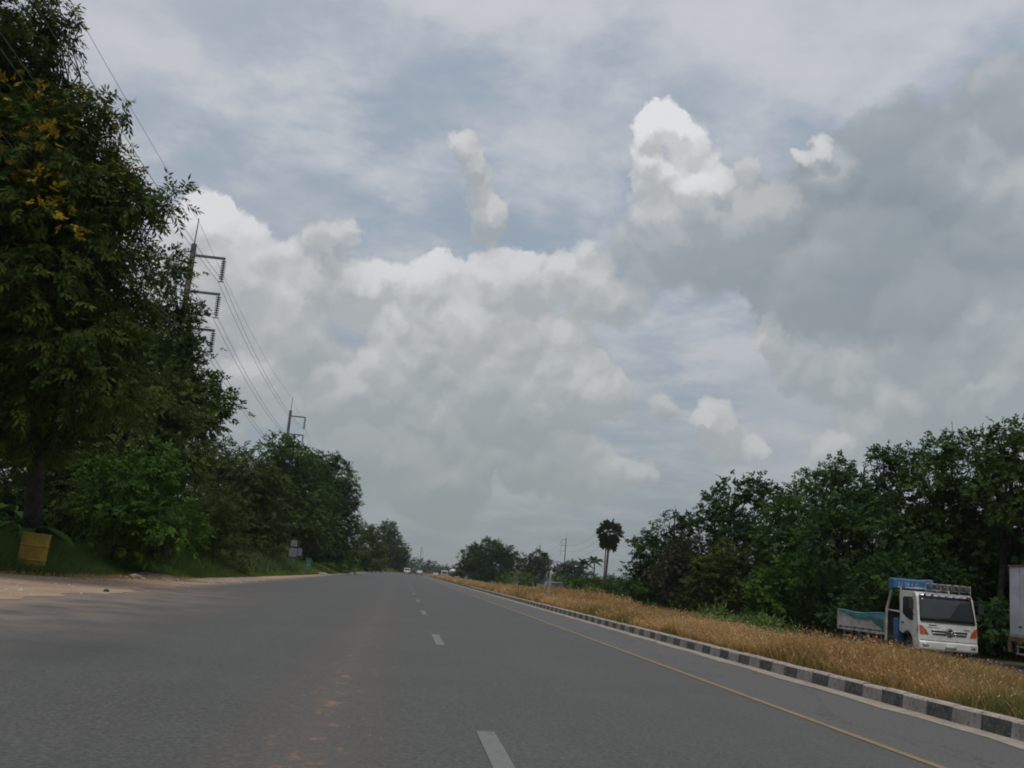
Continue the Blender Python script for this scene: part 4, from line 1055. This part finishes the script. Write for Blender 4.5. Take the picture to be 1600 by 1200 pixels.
    for s in (-1, 1):
        wheel(root, s * 1.06, .95, .42, .26); wheel(root, s * 1.10, 5.15, .42, .26); wheel(root, s * .80, 5.15, .42, .26)
        g_ = MB()
        for z in (.50, .70): g_.box((s * 1.08, 3.85, z), (.03, 1.5, .045))
        for z in (.50, .70): g_.box((s * 1.08, 6.25, z), (.03, 1.0, .045))
        for y in (3.2, 4.4, 5.85, 6.6): g_.box((s * 1.06, y, .66), (.03, .05, .4))
        g_.build('side_guard', M['frame_white'], root)
        MB().box((s * .84, 2.35, .55), (.5, .9, .42)).build('fuel_tank', M['black'], root, bevel=.08)
        MB().prism([(4.62, .80), (4.70, .92), (5.6, .92), (5.68, .80), (5.66, .70), (5.58, .86), (4.72, .86), (4.64, .70)], 0, s * 1.12, s * .62).build('mudguard', M['black'], root)
    MB().box((-1.09, 3.62, .58), (.05, .34, .28)).build('tool_box', M['red'], root, bevel=.02)
    # flat bed with drop sides
    y0, y1, zb, zt = 2.75, 7.05, .80, 1.50
    MB().box((0, (y0 + y1) / 2, zb + .03), (2.24, y1 - y0, .10)).build('bed_floor', M['rust'], root)
    for s in (-1, 1):
        sd = MB().box((s * 1.13, (y0 + y1) / 2, (zb + zt) / 2 + .05), (.05, y1 - y0, zt - zb - .06)).build('side_panel', M['dirty_white'], root)
        r_ = MB()
        for k in range(8): r_.box((s * 1.162, y0 + .28 + k * .53, (zb + zt) / 2 + .05), (.02, .05, zt - zb - .10))
        r_.build('rib', M['dirty_white'], sd)
        h_ = MB()
        for k in range(6): h_.box((s * 1.17, y0 + .45 + k * .72, zb + .06), (.04, .13, .07))
        h_.build('hinge', M['rust'], sd)
        MB().box((s * 1.15, (y0 + y1) / 2, zb - .01), (.06, y1 - y0 + .04, .10)).build('side_rail', M['frame_white'], root)
        MB().box((s * 1.14, y1 + .02, (zb + zt) / 2), (.07, .07, zt - zb + .04)).build('corner_post', M['frame_white'], root)
    MB().box((0, y1 + .02, (zb + zt) / 2), (2.2, .05, zt - zb)).build('tailgate', M['dirty_white'], root)
    MB().box((0, y0 - .02, 1.2), (2.2, .05, .9)).build('headboard', M['black'], root)
    # tarpaulin laid over the near side, its lower edge in scallops
    def low(t): return float(np.interp(t, [0, .08, .28, .42, .62, .85, 1.0], [.85, 1.00, 1.27, 1.24, 1.25, 1.44, 1.52]))
    n = 40; v = []
    for i in range(n + 1):
        t = i / n; y = y0 + .02 + (y1 - y0 - .05) * t; zl = low(t); wv = .012 * math.sin(t * 31)
        top_ = 1.555 + .02 * math.sin(t * 9) - .06 * math.sin(t * math.pi)
        v += [(-1.195 + wv, y, zl), (-1.19 + wv * .6, y, (zl + top_) / 2), (-1.175, y, top_ - .01), (-1.08, y, top_ + .015), (-.4, y, top_ - .09), (.5, y, top_ - .10), (1.08, y, top_), (1.18, y, top_ - .1)]
    f = [(i*8+k, i*8+k+1, (i+1)*8+k+1, (i+1)*8+k) for i in range(n) for k in range(7)]
    tp = MB().add(v, f).build('tarpaulin', M['tarp'], root, smooth=True)
    MB().tube([(-1.17, y0 + .02 + (y1 - y0 - .05) * t, 1.562 + .02 * math.sin(t * 9) - .06 * math.sin(t * math.pi)) for t in np.linspace(0, 1, 21)], .022, 6).build('hem', M['tarp_edge'], tp)
    # gantry behind the cab
    for s in (-1, 1):
        MB().tube([(s * 1.12, 2.70, .52), (s * 1.12, 2.66, 1.75), (s * .98, 2.42, 2.78)], .050, 6).build('gantry_post', M['frame_white'], root)
        MB().tube([(s * .98, 1.82, 1.66), (s * .98, 1.82, 2.62)], .042, 6).build('gantry_upright', M['frame_white'], root)
        MB().tube([(s * 1.08, 2.63, 1.72), (s * .98, 1.82, 1.66)], .035, 6).build('gantry_rail', M['frame_white'], root)
        MB().tube([(s * .99, 2.45, 2.66), (s * .98, 1.82, 2.60)], .038, 6).build('gantry_rail', M['frame_white'], root)
    MB().tube([(-.98, 2.46, 2.62), (.98, 2.46, 2.62)], .035, 6).tube([(-.98, 2.60, 1.70), (.98, 2.60, 1.70)], .035, 6).build('gantry_bar', M['frame_white'], root)
    # crane: pedestal and folded boom lying across the truck
    ped = MB().prism([(1.72, .62), (2.56, .62), (2.50, 1.30), (1.80, 1.30)], 0, -.70, .6).build('crane_base', M['black'], root, bevel=.03)
    MB().box((-.93, 2.05, .95), (.28, .36, .95)).build('outrigger', M['crane_blue'], root, bevel=.03)
    MB().tube([(.1, 2.12, 1.2), (.1, 2.12, 2.50)], [.20, .16], 12).build('crane_column', M['black'], root, smooth=True)
    boom = MB().prism([(2.02, 2.60), (2.02, 2.90), (2.06, 2.96), (2.40, 2.96), (2.46, 2.90), (2.46, 2.60), (2.40, 2.54), (2.06, 2.54)], 0, -1.18, .36).build('crane_boom', M['crane_blue'], root, bevel=.05, seg=3)
    MB().box((.30, 2.20, 2.74), (.30, .52, .52)).build('boom_head', M['crane_blue'], root, bevel=.08, seg=3)
    tc = bpy.data.curves.new('lettering', 'FONT'); tc.body = 'UNIC'; tc.size = .21; tc.extrude = .004; tc.space_character = 2.0; tc.align_x = 'CENTER'
    tc.materials.append(M['frame_white']); tx = bpy.data.objects.new('lettering', tc); COL.objects.link(tx); tx.parent = boom
    tx.location = (-.55, 2.013, 2.67); tx.rotation_euler = (R(90), 0, 0)
    bpy.context.view_layer.update()
    me = bpy.data.meshes.new_from_object(tx.evaluated_get(bpy.context.evaluated_depsgraph_get())); loc = tx.location.copy(); bpy.data.objects.remove(tx)
    tx = link('lettering', me, boom, loc); tx.rotation_euler = (R(90), 0, 0); tx['kind'] = 'stuff'
    return root
crane_truck()

def box_truck():
    root = empty('box_truck', (24.15, 28.2, OZ), 'white box truck with a yellow bottom rail cut off by the right edge', 'truck')
    truck_cab(root, M['white_paint'])
    y0, y1, zb, zt = 2.0, 8.25, 1.12, 3.74
    MB().box((0, (y0 + y1) / 2, (zb + zt) / 2), (2.36, y1 - y0 - .02, zt - zb)).build('box', M['panel_white'], root)
    for s in (-1, 1):
        for k in range(10):
            w = (y1 - y0 - .12) / 10; y = y0 + .06 + w * (k + .5)
            MB().box((s * 1.19, y, (zb + zt) / 2), (.035, w - .035, zt - zb - .16)).build('panel', M['panel_white'], root, bevel=.012)
        MB().box((s * 1.20, (y0 + y1) / 2, zt + .0), (.08, y1 - y0, .06)).build('top_rail', M['rust_yellow'], root)
        MB().box((s * 1.19, (y0 + y1) / 2, zb - .08), (.08, y1 - y0 + .06, .18)).build('bottom_rail', M['rust_yellow'], root)
        wheel(root, s * 1.06, .95, .46, .28); wheel(root, s * 1.12, 6.2, .46, .28); wheel(root, s * .80, 6.2, .46, .28)
        g_ = MB()
        for z in (.52, .78): g_.box((s * 1.12, 4.0, z), (.04, 2.6, .06)); g_.box((s * 1.12, 7.3, z), (.04, 1.3, .06))
        for y in (2.8, 5.2, 6.75, 7.9): g_.box((s * 1.09, y, .78), (.03, .06, .5))
        g_.build('side_guard', M['frame_white'], root)
        MB().box((s * 1.19, y1 - .02, zb - .32), (.10, .12, .5)).build('rear_post', M['rust_yellow'], root)
        MB().box((s * 1.216, y1 - .7, zb + .38), (.012, .22, .05)).build('catch', M['black'], root)
    for s in (-1, 1):
        MB().box((s * .585, y1 + .01, (zb + zt) / 2), (1.14, .05, zt - zb - .1)).build('rear_door', M['panel_white'], root, bevel=.01)
    MB().box((-.42, 4.6, .84), (.09, 7.0, .2)).box((.42, 4.6, .84), (.09, 7.0, .2)).box((0, 8.1, .62), (2.2, .1, .14)).build('chassis', M['black'], root)
    bp = body_loft([(-.05, .40), (-.07, .46), (-.07, .66), (-.03, .72), (.34, .72), (.34, .42), (.06, .36)], 1.14, lambda x, y, z: (x, y + .14 * (abs(x) / CW) ** 3.2, z), 12)
    bp.build('bumper', M['white_paint'], root, bevel=.02)
    for s in (-1, 1): fpatch(s * .58, s * 1.02, .50, .64, .055, M['lamp_glass'], 'headlight', root, 5, 2, .02)
    return root
box_truck()

def car(name, label, cat, loc, prof, glass, W, L, paint, rear=True, rz=0.0, group=None, tail='red', r=.32):
    "small distant vehicle: shaped body, windows on all sides, wheels and lamps; its rear is at y = 0"
    root = empty(name, loc, label, cat, group, rz)
    fn = lambda x, y, z: (x * (1 - .16 * max(0, z - .95)), y + .10 * (abs(x) / W) ** 3 * (1 if y < L / 2 else -1), z)
    body_loft(prof, W, fn, 8).build('body', paint, root, bevel=.04)
    for (ya, za, yb, zb) in glass[0]:          # end windows: two heights
        def q(u, v):
            z = za + (zb - za) * v; y = ya + (yb - ya) * v; p = fn((u * 2 - 1) * W * .84, y, z); return (p[0], p[1] + (-.015 if ya < L / 2 else .015), p[2])
        patch(q, 6, 3).build('windscreen', M['glass'], root, smooth=True)
    for s in (-1, 1):
        for poly in glass[1]:
            mb = MB(); mb.add([(fn(s * W, y, z)[0] + s * .012, y, z) for y, z in poly], [tuple(range(len(poly)))]); mb.build('side_window', M['glass'], root)
        for y in (L * .2, L * .8): wheel(root, s * W * .97, y, r, .2)
        MB().box((s * W * .80, .03, .82), (.22, .06, .26)).build('tail_lamp', M[tail], root)
        MB().box((s * W * .74, L - .03, .70), (.32, .06, .16)).build('headlight', M['lamp_glass'], root)
    MB().box((0, .02, .42), (W * 1.7, .12, .2)).build('bumper', M['black'], root)
    return root
SUV = [(.0, .45), (.0, .95), (.12, 1.05), (.30, 1.68), (.5, 1.76), (2.6, 1.74), (3.25, 1.12), (4.3, .98), (4.5, .85), (4.5, .45)]
SUVG = ([(.13, 1.08, .29, 1.62), (3.22, 1.14, 2.68, 1.66)], [[(.45, 1.1), (.5, 1.62), (1.5, 1.64), (1.5, 1.1)], [(1.6, 1.1), (1.6, 1.64), (2.5, 1.62), (3.0, 1.1)]])
SED = [(.0, .40), (.0, .85), (.1, .98), (.75, 1.02), (1.25, 1.40), (1.6, 1.45), (2.6, 1.42), (3.35, .98), (4.3, .85), (4.45, .7), (4.45, .40)]
SEDG = ([(.78, 1.03, 1.22, 1.36), (3.3, 1.0, 2.68, 1.38)], [[(.95, 1.03), (1.4, 1.38), (1.9, 1.39), (1.9, 1.03)], [(2.0, 1.03), (2.0, 1.39), (2.55, 1.36), (3.1, 1.03)]])
PICK = [(.0, .50), (.0, 1.0), (.05, 1.02), (1.6, 1.04), (1.75, 1.70), (2.0, 1.78), (3.0, 1.76), (3.7, 1.14), (4.9, 1.02), (5.1, .9), (5.1, .5)]
PICKG = ([(1.61, 1.08, 1.73, 1.64), (3.68, 1.16, 3.1, 1.68)], [[(1.85, 1.12), (1.95, 1.66), (2.5, 1.67), (2.5, 1.12)], [(2.6, 1.12), (2.6, 1.67), (2.95, 1.66), (3.4, 1.12)]])
VAN = [(.0, .45), (-.0, 1.1), (.1, 1.95), (.25, 2.05), (3.2, 2.02), (3.6, 1.85), (4.2, 1.15), (4.7, .98), (4.75, .45)]
VANG = ([(.02, 1.2, .09, 1.85), (4.18, 1.2, 3.64, 1.82)], [[(.4, 1.2), (.42, 1.8), (1.6, 1.8), (1.6, 1.2)], [(1.7, 1.2), (1.7, 1.8), (3.1, 1.78), (3.5, 1.2)]])
def put(px, Y): return float(at(px, 892, Y)[0])
M['silver'] = pmat('silver', (.30, .33, .34), (.24, .265, .27), 2, .3, .4)
M['dark_grey'] = pmat('dark_grey', (.05, .055, .055), (.035, .04, .04), 2, .35, .2)
M['grey_paint'] = pmat('grey_paint', (.055, .058, .062), (.045, .047, .05), 2, .3, .3)
car('parked_suv', 'white high roofed car, leftmost of three cars far down the road', 'car', (put(636, 300), 300, .02), SUV, SUVG, .92, 4.5, M['white_paint'], group='cars far down the road')
car('dark_pickup', 'dark pickup with a pale roof between two cars far down the road', 'pickup', (put(645.5, 345), 345, .02), PICK, PICKG, .92, 5.1, M['dark_grey'], group='cars far down the road')
car('silver_car', 'greenish silver low car, rightmost of three cars far down the road', 'car', (put(656, 292), 292, .02), SED, SEDG, .90, 4.45, M['silver'], group='cars far down the road')
car('grey_car', 'grey car with a pale roof half hidden by the dry grass beside the white post', 'car', (put(870.5, 106), 106, OZ), SUV, SUVG, .92, 4.5, M['grey_paint'])

def far_truck(px, Y, label, tank):
    root = empty('far_truck', (put(px, Y), Y, OZ), label, 'truck', 'trucks far off on the other carriageway', R(180))
    c = MB().prism([(0, .5), (0, 1.5), (.2, 2.4), (.4, 2.5), (1.6, 2.5), (1.6, .5)], 0, -1.15, 1.15).build('cab', M['white_paint'] if not tank else M['dark_grey'], root, (0, 4.2, 0), bevel=.05)
    c.rotation_euler = (0, 0, R(180)); c.location = (0, 5.8, 0)
    MB().box((0, 5.86, 1.85), (2.0, .03, .8), rx=R(12)).build('windscreen', M['glass'], root)
    MB().box((0, 5.86, .75), (2.2, .08, .35)).build('bumper', M['dark_grey'], root)
    if tank: MB().lathe([(.2, -3.5), (.95, -3.4), (1.1, -3.1), (1.1, 3.4), (.95, 3.7), (.2, 3.8)], (0, .2, 2.25), 1, 18).build('tank', M['white_paint'], root, smooth=True)
    else: MB().box((0, .7, 1.35), (2.3, 6.6, .5)).build('load_bed', M['dark_grey'], root)
    MB().box((0, .8, .85), (.9, 7.6, .25)).build('chassis', M['black'], root)
    for s in (-1, 1):
        for y in (4.9, -1.6, -.4): wheel(root, s * 1.1, y, .5, .3)
        MB().box((s * .85, 5.9, .78), (.35, .05, .2)).build('headlight', M['lamp_glass'], root)
far_truck(694, 385, 'far truck with a white cab on the other carriageway', False)
far_truck(707.5, 365, 'far tanker with a white tank on the other carriageway', True)
c = car('far_white_car', 'tiny white car on the other carriageway left of the far trucks', 'car', (put(681, 420), 420, OZ + .1), SED, SEDG, .9, 4.45, M['white_paint'], rz=R(180))

# ------------------------------------------------------------------ small things along the road
p = at(48, 880, 37.5)
dr_ = empty('yellow_drum', (float(p[0]), 37.5, .18), 'tall weathered yellow drum standing in the grass beside the dark trunk', 'drum')
MB().lathe([(.46, 0), (.48, .04), (.465, .30), (.49, .34), (.465, .38), (.465, .80), (.49, .84), (.465, .88), (.47, 1.20), (.49, 1.23), (.475, 1.26), (.44, 1.26), (.43, 1.0)], (0, 0, 0), 2, 28).build('shell', M['drum_yellow'], dr_)
MB().lathe([(.425, 1.02), (.35, 1.05)], (0, 0, 0), 2, 24).build('fill', M['dark_hole'], dr_)
dr_.rotation_euler = (R(1.5), R(2.0), .4)
p = at(482.5, 892, 114)
br = empty('teal_barrel', (float(p[0]), 112, .38), 'teal barrel with white bands standing at the concrete driveway', 'barrel')
MB().lathe([(.29, 0), (.31, .03), (.305, .38), (.32, .41), (.305, .44), (.305, .84), (.32, .87), (.305, .90), (.30, 1.25), (.31, 1.28), (.27, 1.28), (.26, 1.22)], (0, 0, 0), 2, 22).build('shell', M['barrel_teal'], br)
for z in (.12, .50): MB().lathe([(.311, z), (.315, z + .10)], (0, 0, 0), 2, 22).build('band', M['sign_grey'], br)
def board(root, px0, px1, py0, py1, Y, mat, name='board', dy=0.0, rz=0.0):
    a, b = at(px0, py1, Y), at(px1, py0, Y); w, h = b[0] - a[0], b[2] - a[2]
    return MB().box(((a[0] + b[0]) / 2 - root.location.x, dy, (a[2] + b[2]) / 2 - root.location.z), (w, .05, h), rz).build(name, mat, root, bevel=.01)
p = at(458, 885, 110); sg = empty('sign_board', (float(p[0]), 110, .3), 'weathered two panel sign board under the tufted tree, a blue panel beside it', 'sign')
board(sg, 453.5, 465.5, 845, 853.5, 110, M['sign_grey']); board(sg, 450.5, 465, 857, 869.5, 110, M['sign_grey'])
board(sg, 464.5, 472.5, 857, 868, 110, M['sign_blue'], 'blue_panel', -.06, .25); board(sg, 455, 461, 872, 878, 110, M['barrel_teal'], 'teal_panel', -.1)
for x in (-.35, .35): MB().box((x, .06, 1.5), (.08, .08, 3.4)).build('post', M['steel'], sg)
p = at(586, 884, 290); sw = empty('roadside_sign', (float(p[0]), 290, .1), 'small pale sign board at the roadside before the farthest tall tree', 'sign')
board(sw, 583, 589, 870.5, 882, 290, M['sign_grey'])
for x in (-.35, .35): MB().box((x, .06, 1.0), (.07, .07, 2.0)).build('post', M['steel'], sw)
ps = empty('white_post', (9.95, 68, .1), 'whitish concrete post standing in the dry grass of the median', 'post')
MB().add([(-.08,-.08,-.3),(.08,-.08,-.3),(.08,.08,-.3),(-.08,.08,-.3),(-.07,-.07,1.75),(.07,-.07,1.75),(.07,.07,1.8),(-.07,.07,1.8)], [(0,3,2,1),(4,5,6,7),(0,1,5,4),(1,2,6,5),(2,3,7,6),(3,0,4,7)]).build('shaft', M['concrete'], ps, bevel=.02)
ps.rotation_euler = (0, R(3), .3)
# rubble on the dirt, clods of red soil on the asphalt
def rock(name, px, py, size, mat, label, cat, grp, flat=.6, z0=None):
    d = ray(px, py); t = ((z0 if z0 is not None else .02) - CAM_H) / d[2]; x, y = float(d[0] * t), float(d[1] * t)
    bm = bmesh.new(); bmesh.ops.create_icosphere(bm, subdivisions=2, radius=size)
    for v in bm.verts:
        v.co *= 1 + random.uniform(-.22, .22); v.co.z *= flat; v.co.x *= 1.2
    me = bpy.data.meshes.new(name); bm.to_mesh(me); bm.free(); me.materials.append(mat)
    o = link(name, me, None, (x, y, (z0 if z0 is not None else .02) + size * flat * .55)); o.rotation_euler = (0, 0, random.random() * 6)
    return tag(o, label, cat, grp)
for px, py, s_, mt, lab in ((211, 904, .20, 'stone', 'largest pale stone of the rubble beside the low pale leaved shrub'), (224, 906, .09, 'stone', 'small pale stone right of the largest rubble stone'),
        (256, 907, .09, 'stone', 'pale stone at the grass edge left of another pale stone'), (276, 908, .11, 'stone', 'rightmost pale stone at the grass edge'), (197, 904, .09, 'stone', 'leftmost small stone of the rubble by the grass'),
        (166, 924, .07, 'bark', 'dark stone lying alone on the dirt lay by')):
    rock('stone', px, py, s_, M[mt], lab, 'stone', 'stones on the dirt lay by')
mound = MB(); n = 14; v = []; f = []
c = at(222, 903, 45)
for j in range(n):
    for i in range(n):
        x, y = (i / (n - 1) - .5) * 3.4, (j / (n - 1) - .5) * 3.0; rr = math.hypot(x / 1.7, y / 1.5)
        v.append((x, y, max(-.05, .24 * (1 - rr * rr)) + random.uniform(-.04, .04) * (rr < .95)))
for j in range(n - 1):
    for i in range(n - 1): f.append((j*n+i, j*n+i+1, (j+1)*n+i+1, (j+1)*n+i))
tag(mound.add(v, f).build('soil_heap', M['dirt'], None, (-10.6, 44.6, .0), smooth=True), 'low heap of pinkish soil spilling out of the grass', 'soil heap')
mb = MB()
for _ in range(700):
    y = rng.uniform(19, 62); a_, b_ = verge_edge(y) + .2, float(np.interp(y, [18, 22, 27, 34, 44, 62], [-8.6, -8.1, -7.5, -7.7, -7.9, -7.9])); x = rng.uniform(max(a_, -17), b_ + .25)
    s_ = rng.uniform(.012, .045) * (1.8 if rng.random() < .06 else 1); o_ = rng.random() * 6
    pts = [(x + math.cos(o_ + k * 1.2566) * s_ * rng.uniform(.7, 1.3), y + math.sin(o_ + k * 1.2566) * s_ * rng.uniform(.7, 1.3), .012) for k in range(5)]
    mb.add(pts + [(x + s_ * .2, y, .022 + s_ * .7)], [(k, (k + 1) % 5, 5) for k in range(5)])
tag(mb.build('gravel', M['stone']), 'small gravel scattered over the dirt lay by', None, None, 'stuff')
mb = MB()
for _ in range(150):
    y = rng.uniform(5.5, 30); x = -.5 + rng.normal() * .36 + (.1 * math.sin(y)); s_ = rng.uniform(.005, .018) * (1.5 if rng.random() < .12 else 1)
    a = rng.random() * 6; pts = [(x + math.cos(a + k * 1.2566) * s_ * rng.uniform(.7, 1.3), y + math.sin(a + k * 1.2566) * s_ * rng.uniform(.8, 1.6), .012) for k in range(5)]
    mb.add(pts + [(x, y, .014 + s_ * .45)], [(k, (k + 1) % 5, 5) for k in range(5)])
tag(mb.build('soil_crumbs', M['leaf_litter']), 'orange soil crumbs fallen in a trail along the lane', None, None, 'stuff')

# ------------------------------------------------------------------ air
def haze_box():
    m = bpy.data.materials.new('haze'); m.use_nodes = True; t = m.node_tree; t.nodes.clear()
    v = t.nodes.new('ShaderNodeVolumePrincipled'); v.inputs['Color'].default_value = (.80, .84, .86, 1); v.inputs['Density'].default_value = HAZE; v.inputs['Anisotropy'].default_value = .2
    o = t.nodes.new('ShaderNodeOutputMaterial'); t.links.new(v.outputs[0], o.inputs['Volume'])
    ob = MB().box((0, 1950, 13.0), (6400, 5500, 29.0)).build('haze', m); ob.location.z = .0
    tag(ob, 'thin pale haze over the whole country', None, None, 'stuff')
HAZE = 0.00014
haze_box()
